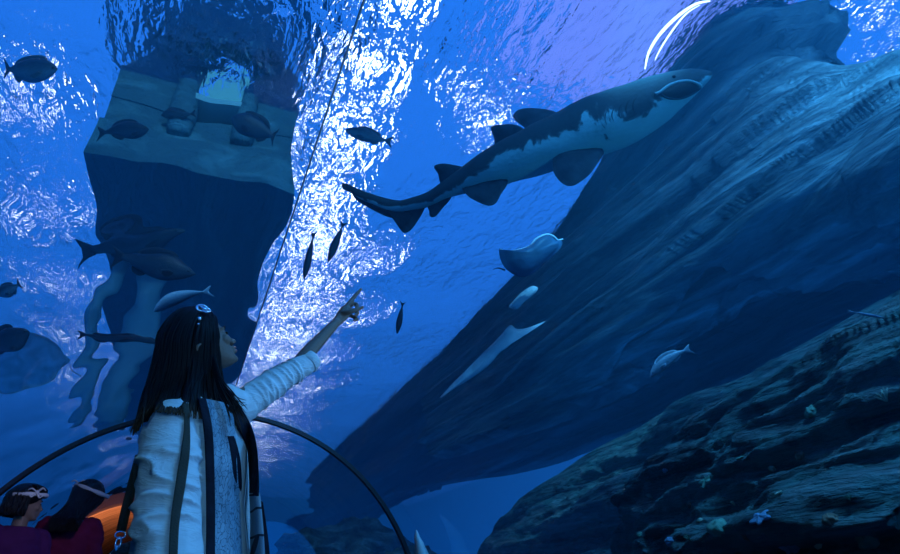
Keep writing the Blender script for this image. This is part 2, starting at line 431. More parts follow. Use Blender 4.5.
# overhead block
def blk():
    t = m_rock('teal_concrete', (.10,.20,.26), (.22,.42,.48), .8)
    root = empty('overhead_slab', (-.6, 22, 5.5), 'broad dark slab hanging overhead at upper left with a teal front wall', 'slab')
    mesh('slab', *box((-.62, 27, 5.75), (2.5, 40, .5)), t, root, smooth=False)
    # front wall: piers and lintels around a lit opening, rough rock facing over it
    mesh('front_wall', *join(box((-.62, 7.35, 6.25), (2.5, .3, .5)), box((-1.48, 7.35, 8.7), (.78, .35, 4.4)), box((.26, 7.35, 8.7), (.74, .35, 4.4)), box((-.6, 7.35, 9.6), (1.0, .35, 2.6)), box((-.62, 9.2, 7.5), (2.4, .2, 3))), t, root, smooth=False)
    for x in (-1.0, -.2): mesh('pier', *tube([Vector((x, 7.12, 6.2+.25*k)) for k in range(12)], [.13+.02*math.sin(k*1.7) for k in range(12)], 16), t, root)
    mesh('window', *box((-.6, 7.5, 7.4), (.62, .04, 1.2)), emit('window_light', (.06,.42,.75), .6), root, smooth=False, label='lit teal window opening in the front wall')
    mesh('window_sill', *box((-.6, 7.3, 6.78), (.9, .5, .08)), simple('sill', (.5,.7,.7), .5), root, smooth=False)
    def arch(u, w):
        a = math.pi*u; r = .55+.18*math.cos(w*2*math.pi); d = .16*math.sin(w*2*math.pi)
        p = Vector((-.6+r*math.cos(a)*1.1, 7.1+d, 7.9+r*math.sin(a)*.9)); return p*1+Vector((1,.4,1))*.07*fbm(p*2.5, 4)
    mesh('rock_arch', *grid(30, 14, arch, False, True), M['rock_mid'], root)
blk()
M['pillar'] = simple('pillar', (.25,.45,.55), .6, .2, 10)
for k, (px, X) in enumerate(((108, .2), (146, .34))):
    c = atY(px, 300, 9.5+.2*k); V, Fc = tube([Vector((c.x, c.y, z)) for z in (2.75, 3.4, 4.1, 4.8, 5.5)], X*.55, 20)
    e = mesh('pillar', V, Fc, M['pillar'], label=['slender pale blue pillar under the overhead slab, farther left', 'thicker pale blue pillar under the overhead slab, nearer the woman'][k], cat='pillar')

# ------------------------------------------------------------ swimming animals
def spine_body(pts, n=20, ysq=.85, key=None):
    """pts: (point, radius in the picture plane, radius in depth); returns verts, faces + belly factor per vertex"""
    P = [Vector(p[0]) for p in pts]; N = len(P); V = []; K = []
    for i, (p, ra, rb) in enumerate(pts):
        t = (P[min(i+1, N-1)]-P[max(i-1, 0)]).normalized()
        vw = (CC-Vector(p)).normalized(); s = t.cross(vw).normalized(); u = s.cross(t).normalized()
        if s.dot(CU) < 0: s = -s
        if u.dot(vw) < 0: u = -u
        for k in range(n):
            a = 2*math.pi*k/n
            V.append(Vector(p)+s*math.sin(a)*ra+u*math.cos(a)*rb); K.append((math.sin(a), math.cos(a), i/(N-1)))
    Fc = []
    for i in range(N-1):
        for k in range(n):
            Fc.append((i*n+k, i*n+(k+1) % n, (i+1)*n+(k+1) % n, (i+1)*n+k))
    Fc.append(tuple(range(n))); Fc.append(tuple(range((N-1)*n, N*n)))
    return V, Fc, K
def resample(pts, n):
    A = [Vector((*p[0], 0))[:3] for p in pts]
    P = [Vector(p[0]) for p in pts]; R1 = [Vector((p[1], p[2], 0)) for p in pts]
    return [(cr(P, i/(n-1)), max(.0008, cr(R1, i/(n-1)).x), max(.0008, cr(R1, i/(n-1)).y)) for i in range(n)]
def blade(out, th=.02, lift=None, inset=.45):
    """a fin: closed outline of 3-D points -> lens-shaped solid thickest in the middle; outline smoothed"""
    n = len(out); O = [cr([Vector(out[i % n]) for i in range(-2, n+3)], (2+k/4)/(n+4)) for k in range(n*4)]
    m = len(O); c = sum(O, Vector())/m
    nr = Vector()
    for i in range(m): nr += (O[i]-c).cross(O[(i+1) % m]-c)
    nr.normalize()
    V = []; rings = 5
    for sgn in (1, -1):
        for r in range(rings):
            f = 1-r/rings
            for p in O: V.append(c+(p-c)*f+nr*sgn*th*math.sqrt(max(0, 1-f*f)))
        V.append(c+nr*sgn*th)
    Fc = []; h = rings*m+1
    for s_ in (0, 1):
        b = s_*h
        for r in range(rings-1):
            for i in range(m):
                Fc.append((b+r*m+i, b+r*m+(i+1) % m, b+(r+1)*m+(i+1) % m, b+(r+1)*m+i))
        for i in range(m): Fc.append((b+(rings-1)*m+i, b+(rings-1)*m+(i+1) % m, b+rings*m))
    for i in range(m): Fc.append((i, (i+1) % m, h+(i+1) % m, h+i))
    return V, Fc
def skin_mat(name, dark, pale, patch, rough=.75):
    """counter-shaded hide: colour follows the 'belly' attribute, with mottled boundary"""
    t = NT(name)
    a = t.n('ShaderNodeAttribute', attribute_name='belly').outputs['Fac']
    nz = t.noise(t.coords(), patch, 5, .65, .5)
    s1 = t.n('ShaderNodeMath', {0: nz, 1: 2.2}, operation='MULTIPLY').outputs[0]
    f = t.n('ShaderNodeMath', {0: a, 1: s1}, operation='ADD').outputs[0]
    f = t.n('ShaderNodeMath', {0: f, 1: .8}, operation='MULTIPLY').outputs[0]
    c = t.ramp(f, [(.74, dark), (.80, tuple(x*1.9 for x in dark)), (.86, pale), (1.0, tuple(min(1, x*1.1) for x in pale))])
    nn = t.bump(t.noise(t.coords(), patch*12, 3), .25)
    return t.surf(t.n('ShaderNodeBsdfPrincipled', {'Base Color': c, 'Roughness': rough, 'Specular IOR Level': .12, 'Normal': nn}).outputs[0])
M['shark'] = skin_mat('shark_skin', (.035,.05,.06), (.20,.40,.46), 2.6)
M['shark_fin'] = simple('shark_fin', (.022,.034,.045), .8, .3, 30, spec=.1, var=.4)
M['shark_mouth'] = simple('shark_mouth', (.012,.012,.014), .8)
M['lip'] = simple('shark_lip', (.16,.26,.30), .7)
def attr(o, vals, name='belly'):
    a = o.data.attributes.new(name, 'FLOAT', 'POINT'); a.data.foreach_set('value', vals)

def shark():
    D0 = 5.0; mp = D0/FP
    def W(px, py, dz=0): return atD(px, py, D0+dz+(560-px)*.0016)
    sp = [(711,72,2,3),(706,75,6,8),(697,79,10.5,13),(684,85,15,18),(668,93,20,22),(650,103,25,25),(630,113,28,27),(612,120,29.5,28),(590,128,29.5,28),
          (560,141,27,26),(530,153,24.5,24),(500,164.5,21,21),(478,174.5,16.5,17),(460,183,12,13),(445,190.5,9,10),(430,198.5,7.5,7.5),(414,204,7,6),(398,206.5,6.5,4.5),(380,202.5,5.5,3.5),(362,195,4.5,2.5),(348,187,2.5,1.5)]
    root = empty('shark', W(560, 141), 'large mottled grey shark with pale belly swimming toward upper right', 'shark')
    P = resample([(W(x, y), r*mp, q*mp) for x, y, r, q in sp], 90)
    V, Fc, K = spine_body(P, 40)
    vals = []
    for i, (sa, ca, u) in enumerate(K):
        # flatten the underside of the head, then a short hollow for the open mouth
        b = -.25 - .62*sa + .26*ca - (.9 if u > .62 else 0)*(u-.62)*1.2 - max(0, .06-u)*4 - .30*max(0, 1-u/.32)
        vals.append(b)
    cav_c = W(678, 92); md = (CC-cav_c).normalized()
    for i, v in enumerate(V):
        V[i] = v + Vector((noise.noise(v*5), noise.noise(v*5+Vector((9,0,0))), noise.noise(v*5+Vector((0,9,0)))))*.01
    body = mesh('body', V, Fc, M['shark'], root); attr(body, vals)
    from mathutils.bvhtree import BVHTree
    T = BVHTree.FromPolygons([tuple(v) for v in V], [tuple(f) for f in Fc])
    def hit(px, py, off=0):
        r = ray(px, py).normalized(); h = T.ray_cast(CC, r)
        if h[0] is None: h = T.find_nearest(W(px, py)); return h[0]+(-r)*off
        return h[0] - r*off
    # mouth: dark gape, pale upper lip, lower jaw rim, teeth
    up = [(660,92),(668,86),(678,82),(689,81),(698,84)]; lo = [(698,90),(690,95),(680,98.5),(668,98),(660,94)]
    ring = up+lo
    O = [cr([Vector((*p, 0)) for p in ring+ring[:1]], i/40).to_2d() for i in range(40)]
    c = Vector((679, 90)); Vm = []; 
    for k, f in enumerate((1.0, .8, .55, .25)):
        for p in O: q = c+(p-c)*f; Vm.append(hit(q.x, q.y, .006+.004*k))
    Fm = [(r*40+i, r*40+(i+1) % 40, (r+1)*40+(i+1) % 40, (r+1)*40+i) for r in range(3) for i in range(40)]+[tuple(range(120, 160))]
    mesh('mouth', Vm, Fm, M['shark_mouth'], root)
    Pu = [hit(*cr([Vector((*p, 0)) for p in [(655,94)]+up+[(701,87)]], i/24).to_2d(), .004) for i in range(25)]
    mesh('upper_lip', *tube(Pu, .012, 8), M['lip'], root, label='pale upper lip')
    Pl = [hit(*cr([Vector((*p, 0)) for p in [(701,87)]+lo+[(655,94)]], i/24).to_2d(), .0) for i in range(25)]
    mesh('lower_lip', *tube(Pl, .010, 8), M['shark_fin'], root)
    teeth = []
    for i in range(3, 22, 2):
        a = Pu[i]; d = (hit(*c, .01)-a).normalized()
        teeth.append(tube([a+d*.005, a+d*.035], [.006, .0005], 5))
    mesh('teeth', *join(*teeth), M['lip'], root)
    e = hit(674, 76.5, 0); mesh('eye', *ellipsoid(e, (.014,.014,.014)), M['shark_mouth'], root)
    for k in range(5):
        x = 634-k*7; g = [hit(x+dx, 102+k*3+dy, .002) for dx, dy in ((3,-6),(0,-1),(-1,5),(1,11))]
        mesh('gill_slit', *tube([cr(g, i/10) for i in range(11)], [.0005+.0028*math.sin(math.pi*i/10) for i in range(11)], 6), M['shark_mouth'], root)
    def fin(name, pts, th, dz, mat='shark_fin'):
        o = [W(x, y, d) for x, y, d in pts]
        f = mesh(name, *blade(o, th), M[mat], root); return f
    fin('pectoral_fin', [(557,150,-.10),(553,160,-.16),(553,170,-.26),(557,178,-.36),(564,184.5,-.44),(572,186,-.46),(581,181.5,-.4),(590,174,-.3),(597,164,-.2),(604,151,-.12),(590,143,-.06),(572,143,-.06)], .03, 0)
    fin('pectoral_fin', [(513,117,.36),(518,110,.42),(529,108,.42),(544,109,.36),(556,112,.3),(567,118,.2),(572,126,.1),(560,134,.05),(543,135,.08),(530,131,.16),(521,125,.26)], .03, 0)
    fin('dorsal_fin', [(497,150,.12),(494,138,.12),(491,127,.12),(501,124.5,.12),(514,124.5,.12),(524,129,.12),(528,137,.12),(515,148,.1)], .025, 0)
    fin('dorsal_fin', [(441,184,.05),(438,174,.05),(434,166.5,.05),(442,163.5,.05),(454,165,.05),(464,168,.05),(462,176,.04),(450,184,.04)], .018, 0)
    fin('pelvic_fin', [(462,184,-.05),(463,190,-.1),(469,197,-.15),(479,202.5,-.2),(489,205.8,-.22),(496,203,-.2),(501,194,-.15),(508,181,-.1),(495,174,-.05),(475,177,-.04)], .02, 0)
    fin('anal_fin', [(427,205,0),(429,211,-.02),(430,216.5,-.02),(435.5,216.5,-.02),(442,209,-.02),(452,196,0),(441,194,0),(430,199,0)], .015, 0)
    fin('tail_fin', [(342,183.5,0),(347,183.5,0),(357,188.5,0),(372,194,0),(395,200,0),(418,200,0),(428,200,0),(425,208,0),(419,219,0),(411,230,0),(404.5,233,0),(400,229,0),(396.6,220,0),(385,216,0),(369,208,0),(356,200,0),(351,193,0),(343,189,0)], .018, 0)
shark()

def fish_mat(name, back, belly):
    t = NT(name); a = t.n('ShaderNodeAttribute', attribute_name='belly').outputs['Fac']
    nz = t.noise(t.coords(), 14, 4)
    f = t.n('ShaderNodeMath', {0: a, 1: t.n('ShaderNodeMath', {0: nz, 1: .3}, operation='MULTIPLY').outputs[0]}, operation='ADD').outputs[0]
    c = t.ramp(f, [(.35, back), (.75, belly)])
    return t.surf(t.n('ShaderNodeBsdfPrincipled', {'Base Color': c, 'Roughness': .38, 'Specular IOR Level': .5, 'Normal': t.bump(t.noise(t.coords(), 90, 2), .3)}).outputs[0])
M['fish_dark'] = fish_mat('fish_dark', (.012,.018,.03), (.04,.06,.08))
M['fish_pale'] = fish_mat('fish_pale', (.55,.62,.66), (.20,.3,.36))
M['fish_grey'] = fish_mat('fish_grey', (.03,.05,.08), (.15,.22,.28))
M['fin_dark'] = simple('fin_dark', (.015,.022,.035), .6)
M['fin_pale'] = simple('fin_pale', (.45,.55,.6), .5)
M['fin_grey'] = simple('fin_grey', (.06,.09,.12), .5)
def fish(head, tail, hgt, D, mat, label, cat='fish', group=None, bow=0, fins=True, slim=.5, D2=None, name='fish'):
    """head/tail in picture coordinates, hgt = body height in px, D optical depth"""
    D2 = D if D2 is None else D2
    H = Vector((*head, 0)); T = Vector((*tail, 0)); ax = T-H; L = ax.length; nn = Vector((ax.y, -ax.x, 0)).normalized()
    if nn.y > 0: nn = -nn                             # towards the picture's top = the back
    def W(u, v, dz=0):                                # u 0..1 along, v px towards the back
        p = H+ax*u+nn*(v+bow*4*u*(1-u)); return atD(p.x, p.y, D+(D2-D)*u+dz)
    prof = [(0,.04),(.05,.32),(.14,.66),(.28,.95),(.42,1),(.58,.82),(.72,.52),(.82,.27),(.88,.2)]
    mp = D/FP
    root = empty(name, W(.4, 0), label, cat, group)
    P = resample([(W(u, 0), r*hgt/2*mp, r*hgt/2*mp*slim) for u, r in prof], 28)
    V, Fc, K = spine_body(P, 16)
    b = mesh('body', V, Fc, M['fish_'+mat], root); attr(b, [.5-.5*k[0] for k in K])
    h = hgt/2; fm = M['fin_'+mat]
    mesh('tail_fin', *blade([W(.86, h*.15), W(.93, h*.55), W(1.02, h*.95), W(.975, h*.3), W(.97, 0), W(.975, -h*.3), W(1.02, -h*.95), W(.93, -h*.5), W(.86, -h*.15)], .006*D/5), fm, root)
    if fins:
        mesh('dorsal_fin', *blade([W(.24, h*.85), W(.32, h*1.25), W(.5, h*1.28), W(.68, h*.95), W(.74, h*.5), W(.5, h*.8)], .005*D/5), fm, root)
        mesh('anal_fin', *blade([W(.56, -h*.75), W(.62, -h*1.1), W(.72, -h*.8), W(.76, -h*.4), W(.66, -h*.5)], .005*D/5), fm, root)
        mesh('pectoral_fin', *blade([W(.27, -h*.2, -mp*h*slim), W(.34, -h*.1, -mp*h*slim*1.3), W(.43, -h*.35, -mp*h*slim*1.4), W(.38, -h*.65, -mp*h*slim*1.2), W(.3, -h*.5, -mp*h*slim)], .004*D/5), fm, root)
        mesh('eye', *ellipsoid(W(.1, h*.18, -mp*h*.48*slim), [mp*h*.1]*3, 8, 10), M['shark_mouth'], root)
    return root
fish((196,272), (112,252), 27, 5.2, 'dark', 'big dark fish above the woman, nearest of the dark ones')
fish((184,232), (84,252), 30, 7.5, 'dark', 'big blurred dark fish behind and above the nearest dark one', bow=4)
fish((152,312), (212,290), 12, 4.2, 'pale', 'slim pale fish gliding just above the woman’s head', bow=5, fins=False)
fish((154,340), (78,336), 9, 5.5, 'dark', 'long thin dark fish level with the woman’s face', bow=3)
fish((-4,297), (20,283), 14, 5, 'grey', 'small grey-blue fish at the left edge, above the pale ray')
fish((26,336), (-24,352), 20, 6, 'dark', 'dark fish at the left edge below the small grey-blue one')
fish((345,130), (392,142), 13, 6.6, 'grey', 'grey fish against the bright streak left of the shark')
fish((304,280), (314,232), 7, 6.2, 'dark', 'slim upright dark fish low in the bright streak, above the hand', fins=False)
fish((328,262), (344,222), 8, 6.6, 'dark', 'slim upright dark fish below the shark’s tail tip', fins=False)
fish((397,334), (403,302), 6, 6.0, 'dark', 'slim upright dark fish in blue water right of the pointing hand', fins=False)
fish((650,378), (691,349), 12, 4.0, 'pale', 'grey fish with a bright back in front of the shadowed rocks', bow=5)
fish((146,124), (98,129), 14, 6.4, 'dark', 'dark fish left of the overhead slab front, beside sparkling water')
fish((60,72), (4,66), 22, 7.0, 'grey', 'hazy grey fish at the upper left among the sparkles')
fish((228,118), (276,140), 22, 7.0, 'dark', 'dark fish crossing the right end of the slab front')
fish((174,62), (222,60), 17, 8.5, 'grey', 'grey fish above the lit window in the slab front')
fish((160,112), (190,108), 8, 8.0, 'dark', 'small dark fish just left of the lit window')
fish((885,318), (848,311), 3, 2.4, 'pale', 'tiny thin pale fish by the near mound at the right edge', fins=False)

# stingray
M['ray'] = simple('ray_hide', (.05,.13,.22), .5, .2, 30, var=.2)
M['ray_highlight'] = simple('ray_highlight', (.9,.95,1), .3)  # paints in the light along the stingray's upper rim
def stingray(name, out, edge, tail, D, label, mat, bulge, edge_r=.012):
    root = empty(name, atD(*out[0], D), label, 'ray')
    o = [atD(x, y, D + .15*math.sin(i)) if 0 else atD(x, y, D+(x-out[0][0])*.002) for i, (x, y) in enumerate(out)]
    mesh('body', *blade(o, bulge), mat, root)
    if edge:
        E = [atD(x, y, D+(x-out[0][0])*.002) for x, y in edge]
        mesh('rim_highlight', *tube([cr(E, i/40) for i in range(41)], [edge_r*(.5+.5*math.sin(math.pi*(.1+.85*i/40))) for i in range(41)], 8), M['ray_highlight'], root, label='pale strip for the light caught along the wing rim')
    if tail:
        E = [atD(x, y, D+.02) for x, y in tail]
        mesh('tail', *tube([cr(E, i/20) for i in range(21)], [.012*(1-i/22) for i in range(21)], 8), mat, root)
stingray('stingray', [(499,250),(503,251),(515,250),(528,246),(538,238),(548,234),(556,240),(562,241),(560,249),(546,262),(532,274),(520,277),(507,270),(501,261)],
         [(500,249),(508,251.5),(520,249.5),(530,246),(536,239),(546,234.5),(553,236),(558,240),(563,239)], [(505,270),(498,268),(492,270)], 6.0, 'blue-grey stingray with bright rim gliding right of the pointing hand', M['ray'], .09)
M['pale_white'] = simple('pale_white', (.88,.94,.97), .5, .3, 25, var=.25)  # near-white, also stands in for bright rippled water in two added shapes
stingray('bright_patch', [(440,398),(452,384),(470,366),(486,350),(500,336),(510,325),(517,329),(530,327),(546,321),(530,330),(516,338),(508,347),(500,352),(488,366),(470,379),(455,388)],
         None, None, 6.5, 'pale white-blue shape for a bright patch of rippled water below the stingray', M['pale_white'], .06)
stingray('bright_patch', [(509,307),(514,300),(522,292),(532,286),(538,288),(534,294),(524,302),(517,309)], None, None, 6.5, 'small pale white-blue shape for a bright water patch just under the stingray', M['pale_white'], .04)
stingray('stingray', [(-6,352),(10,346),(30,338),(48,342),(62,352),(70,362),(58,372),(40,380),(20,386),(2,394),(-8,380)], None, [(60,356),(74,372),(80,384)], 9.0, 'pale blue ray at the left edge beside the dark fish', simple('blue_ray', (.4,.6,.75), .5, .2, 20, var=.3), .08)
# glowing tubes added in place of curved bright reflections, upper right
M['tube'] = emit('reflection_glow', (.55,.8,1), 2.6)
tl = empty('reflection_strip', atD(680, 30, 6.2), 'pair of thin curved white reflections, built as glowing strips, above the shark’s snout', 'lamp')
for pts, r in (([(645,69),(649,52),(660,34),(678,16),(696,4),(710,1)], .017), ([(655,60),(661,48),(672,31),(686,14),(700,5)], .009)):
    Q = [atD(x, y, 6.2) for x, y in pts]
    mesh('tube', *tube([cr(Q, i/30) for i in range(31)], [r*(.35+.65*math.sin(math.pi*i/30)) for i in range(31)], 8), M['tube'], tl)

# ------------------------------------------------------------ tunnel rib, portal, floor
M['rib'] = simple('rib_metal', (.012,.014,.018), .45, spec=.5)
def rib(y, a0=-112, a1=112, name='trim_1'):
    prof = [(-.03, -.035), (-.03, .0), (.03, .0), (.03, -.035)]
    n = 120; V = []
    for i in range(n):
        a = math.radians(a0+(a1-a0)*i/(n-1))
        for dy, dr in prof:
            p = arc(a, TR+dr); p.y = y+dy; V.append(p)
    Fc = [(i*4+k, i*4+(k+1) % 4, (i+1)*4+(k+1) % 4, (i+1)*4+k) for i in range(n-1) for k in range(4)]
    mesh(name, V, Fc, M['rib'], kind='structure', smooth=False)
rib(RIBY)
V, Fc = tube([arc(SEAM, TR-.004)+Vector((0, y, 0)) for y in (-1.6, 3, 8, 15)], .004, 8)
mesh('trim_3', V, Fc, simple('seam_bead', (.5,.6,.7), .3), kind='structure')
def portal():
    t = NT('portal_stone')
    v = t.coords('Object', (.35,2.2,.35))
    f = t.noise(v, 3.2, 5, .6, 1.2)
    c = t.ramp(f, [(.3, (.05,.02,.02)), (.45, (.45,.18,.10)), (.55, (.75,.36,.18)), (.7, (.6,.3,.2))])
    m = t.surf(t.n('ShaderNodeBsdfPrincipled', {'Base Color': c, 'Roughness': .45, 'Normal': t.bump(f, .6, .05)}).outputs[0])
    PX, PZ, PR = -.32, .38, 1.42
    def ap(a, r, y): return Vector((PX+r*math.sin(a), y, PZ+r*math.cos(a)))
    V, Fc = grid(60, 20, lambda u, w: ap(math.radians(-105+210*u), PR, 9+6*w))
    mesh('wall_back', V, Fc, m, kind='structure')
    V = []; n = 60
    for i in range(n):
        a = math.radians(-105+210*i/(n-1))
        for r, y in ((PR-.02, 8.97), (PR+.10, 8.97), (PR+.10, 9.2), (PR-.02, 9.2)): V.append(ap(a, r, y))
    Fc = [(i*4+k, i*4+(k+1) % 4, (i+1)*4+(k+1) % 4, (i+1)*4+k) for i in range(n-1) for k in range(4)]
    mesh('trim_2', V, Fc, simple('portal_rim', (.10,.05,.07), .5), kind='structure', smooth=False)
    V, Fc = box((-.32, 15.1, .9), (3.0, .2, 2.0)); mesh('wall_far', V, Fc, simple('dark_wall', (.06,.03,.03), .7), kind='structure', smooth=False)
portal()
V, Fc = box((TX, 6.2, -.05), (3.7, 17.6, .1)); mesh('floor', V, Fc, simple('walkway', (.04,.045,.05), .5, .2, 30), kind='structure', smooth=False)
light('SPOT', (-.2, 8.0, .15), (-.9, 10.2, 1.7), 260, (1,.55,.32), angle=60)
light('SPOT', (-1.35, .9, 1.6), (0.0, 2.05, 1.15), 88, (.36,.80,1), angle=85)  # unseen spot added inside the tunnel to light the woman
light('SPOT', (-.3, -.9, 1.6), (0.08, 2.1, 1.15), 26, (.30,.74,1), angle=60)
light('SPOT', (.9, -.6, 1.3), (0.1, 2.1, 1.2), 22, (.3,.7,1), angle=75)
light('AREA', (1.5, 1.9, 1.5), (.1, 2.1, 1.2), 5, (.2,.55,1), .5)
light('SPOT', (-.1, 2.9, 1.7), (-.85, 4.9, 1.15), 30, (.75,.65,1), angle=34)  # unseen spot added to brighten the two people behind

# ------------------------------------------------------------ people
from mathutils.bvhtree import BVHTree
def remeshed(name, parts, vox, mat, parent=None, smooth_it=4, disp=None, **kw):
    V, Fc = join(*parts)
    me = bpy.data.meshes.new('tmp'); me.from_pydata([tuple(v) for v in V], [], [tuple(f) for f in Fc])
    bm = bmesh.new(); bm.from_mesh(me); bmesh.ops.recalc_face_normals(bm, faces=bm.faces); bm.to_mesh(me); bm.free()
    o = bpy.data.objects.new('tmp', me); COL.objects.link(o)
    md = o.modifiers.new('r', 'REMESH'); md.mode = 'VOXEL'; md.voxel_size = vox; md.use_smooth_shade = True
    sm = o.modifiers.new('s', 'SMOOTH'); sm.iterations = smooth_it; sm.factor = .5
    dg = bpy.context.evaluated_depsgraph_get(); ev = o.evaluated_get(dg)
    m2 = bpy.data.meshes.new_from_object(ev); bpy.data.objects.remove(o)
    if disp:
        co = [v.co.copy() for v in m2.vertices]; no = [v.normal.copy() for v in m2.vertices]
        for i, v in enumerate(m2.vertices): v.co = co[i]+no[i]*disp(co[i], no[i])
    Vv = [v.co.copy() for v in m2.vertices]; Ff = [tuple(p.vertices) for p in m2.polygons]
    return mesh(name, Vv, Ff, mat, parent, **kw), (Vv, Ff)
def chain(P, Rr, n=14, flat=1, per=5, up=Vector((0,0,1))):
    """round-ended limb through the points"""
    P = [Vector(p) for p in P]; N = (len(P)-1)*per+1
    Q = [cr(P, i/(N-1)) for i in range(N)]
    Rv = [Vector((r, 0, 0)) for r in Rr]; rr = [cr(Rv, i/(N-1)).x for i in range(N)]
    a, b = (Q[0]-Q[1]).normalized(), (Q[-1]-Q[-2]).normalized()
    Q = [Q[0]+a*rr[0]*.9, Q[0]+a*rr[0]*.6]+Q+[Q[-1]+b*rr[-1]*.6, Q[-1]+b*rr[-1]*.9]
    rr = [rr[0]*.4, rr[0]*.8]+rr+[rr[-1]*.8, rr[-1]*.4]
    return tube(Q, rr, n, flat=flat, up=up)
def head_parts(c, fwd, up, s=1.0):
    """head solid in metres; c = centre (mid skull), fwd = face direction"""
    fwd = fwd.normalized(); lf = up.cross(fwd).normalized(); up = fwd.cross(lf).normalized()
    def L(x, y, z): return c+(fwd*x+lf*y+up*(z-.105))*s
    rows = [(0,.070,.030,.018),(.006,.082,.012,.030),(.014,.088,-.005,.038),(.026,.084,-.028,.047),(.036,.083,-.045,.052),(.046,.082,-.06,.056),(.058,.083,-.072,.060),
            (.072,.082,-.082,.064),(.088,.080,-.088,.067),(.101,.078,-.092,.070),(.112,.081,-.095,.072),(.125,.082,-.096,.074),(.145,.077,-.095,.074),(.165,.062,-.088,.070),(.185,.040,-.07,.056),(.198,.020,-.045,.038),(.206,.0,-.015,.012)]
    V = []; n = 28
    for z, xf, xb, hw in rows:
        cx = (xf+xb)/2; hx = (xf-xb)/2
        for k in range(n):
            a = 2*math.pi*k/n; ca, sa = math.cos(a), math.sin(a)
            e = .85
            V.append(L(cx+hx*math.copysign(abs(ca)**e, ca), hw*math.copysign(abs(sa)**e, sa), z))
    Fc = [(i*n+k, i*n+(k+1) % n, (i+1)*n+(k+1) % n, (i+1)*n+k) for i in range(len(rows)-1) for k in range(n)]
    Fc += [tuple(range(n)), tuple(range((len(rows)-1)*n, len(rows)*n))]
    parts = [(V, Fc)]
    parts.append(chain([L(.078,0,.110), L(.088,0,.095), L(.096,0,.080), L(.1025,0,.0735)], [x*s for x in (.007,.0075,.0085,.0085)], 12))      # nose ridge
    for sd in (1, -1):
        parts.append(ellipsoid(L(.092, sd*.0105, .070), [x*s for x in (.010,.007,.0065)], 8, 10))         # nostril wings
        parts.append(ellipsoid(L(.066, sd*.034, .080), [x*s for x in (.022,.022,.020)], 8, 12))         # cheek
        parts.append(chain([L(-.004, sd*.071, .078), L(-.012, sd*.078, .090), L(-.014, sd*.080, .108), L(-.004, sd*.077, .116), L(.002, sd*.072, .105)], [x*s for x in (.006,.006,.006,.006,.005)], 8))
        parts.append(ellipsoid(L(.071, sd*.031, .105), [x*s for x in (.012,.016,.009)], 8, 12))         # eyelid
        parts.append(chain([L(.080, sd*.012, .119), L(.079, sd*.032, .122), L(.066, sd*.052, .118)], [x*s for x in (.006,.006,.005)], 8))   # brow ridge
    parts.append(chain([L(.072, .022, .049), L(.091, .006, .053), L(.091, -.006, .053), L(.072, -.022, .049)], [x*s for x in (.004,.0065,.0065,.004)], 8))
    parts.append(chain([L(.072, .020, .043), L(.088, .006, .039), L(.088, -.006, .039), L(.072, -.020, .043)], [x*s for x in (.004,.0075,.0075,.004)], 8))
    parts.append(ellipsoid(L(.077, 0, .015), [x*s for x in (.015,.018,.013)], 8, 12))
    return parts, L
def skin(name, col, es=.35):
    return simple(name, col, .5, .15, 120, spec=es)
M['skin'] = skin('skin', (.17,.12,.095)); M['hair'] = simple('hair', (.003,.003,.004), .5, spec=.2)
def hairmat():
    t = NT('long_hair'); v = t.coords('Object')
    sp_ = t.n('ShaderNodeSeparateXYZ', {0: t.n('ShaderNodeNewGeometry').outputs['Position']}).outputs['Z']
    k = t.n('ShaderNodeMapRange', {'Value': sp_, 'From Min': 1.10, 'From Max': 1.22, 'To Min': 0, 'To Max': 1}).outputs[0]
    c = t.ramp(k, [(0, (.10,.055,.03)), (.6, (.015,.01,.008)), (1, (.003,.0028,.0035))])
    return t.surf(t.n('ShaderNodeBsdfPrincipled', {'Base Color': c, 'Roughness': .5, 'Specular IOR Level': .10}).outputs[0])
M['hair_long'] = hairmat()
M['eye_dark'] = simple('eye_dark', (.01,.008,.006), .2); M['eye_white'] = simple('eye_white', (.6,.6,.6), .3)
M['lips'] = simple('lips', (.35,.12,.10), .4)
M['shirt'] = None
def clothmat(name, a, b, sc=60, bump=.25, tone=3, crease=0):
    t = NT(name); v = t.coords()
    f = t.noise(v, tone, 4); c = t.ramp(f, [(.3, a), (.7, b)])
    wv = t.n('ShaderNodeTexWave', {'Vector': v, 'Scale': sc*3, 'Distortion': 1}).outputs['Fac']
    nn = t.bump(wv, bump, .002)
    if crease:
        cn = t.noise(t.coords('Object', (5, 5, 17), (math.radians(12), math.radians(-14), 0)), 1.6, 3, .55, .6)
        rd = t.n('ShaderNodeMath', {0: t.n('ShaderNodeMath', {0: cn, 1: .5}, operation='SUBTRACT').outputs[0]}, operation='ABSOLUTE').outputs[0]
        nn = t.n('ShaderNodeBump', {'Height': t.ramp(rd, [(0, (1,1,1)), (.06, (.35,.35,.35)), (.2, (0,0,0))]), 'Strength': crease, 'Distance': .012, 'Normal': nn}).outputs[0]
    return t.surf(t.n('ShaderNodeBsdfPrincipled', {'Base Color': c, 'Roughness': .85, 'Specular IOR Level': .15, 'Normal': nn}).outputs[0])
M['shirt'] = clothmat('pale_shirt', (.52,.63,.68), (.64,.75,.80), crease=.22)
M['inner'] = clothmat('inner_top', (.50,.62,.68), (.58,.70,.75))
M['trouser'] = clothmat('trousers', (.02,.025,.04), (.03,.035,.05))
M['shoe'] = simple('shoe', (.02,.02,.02), .5)
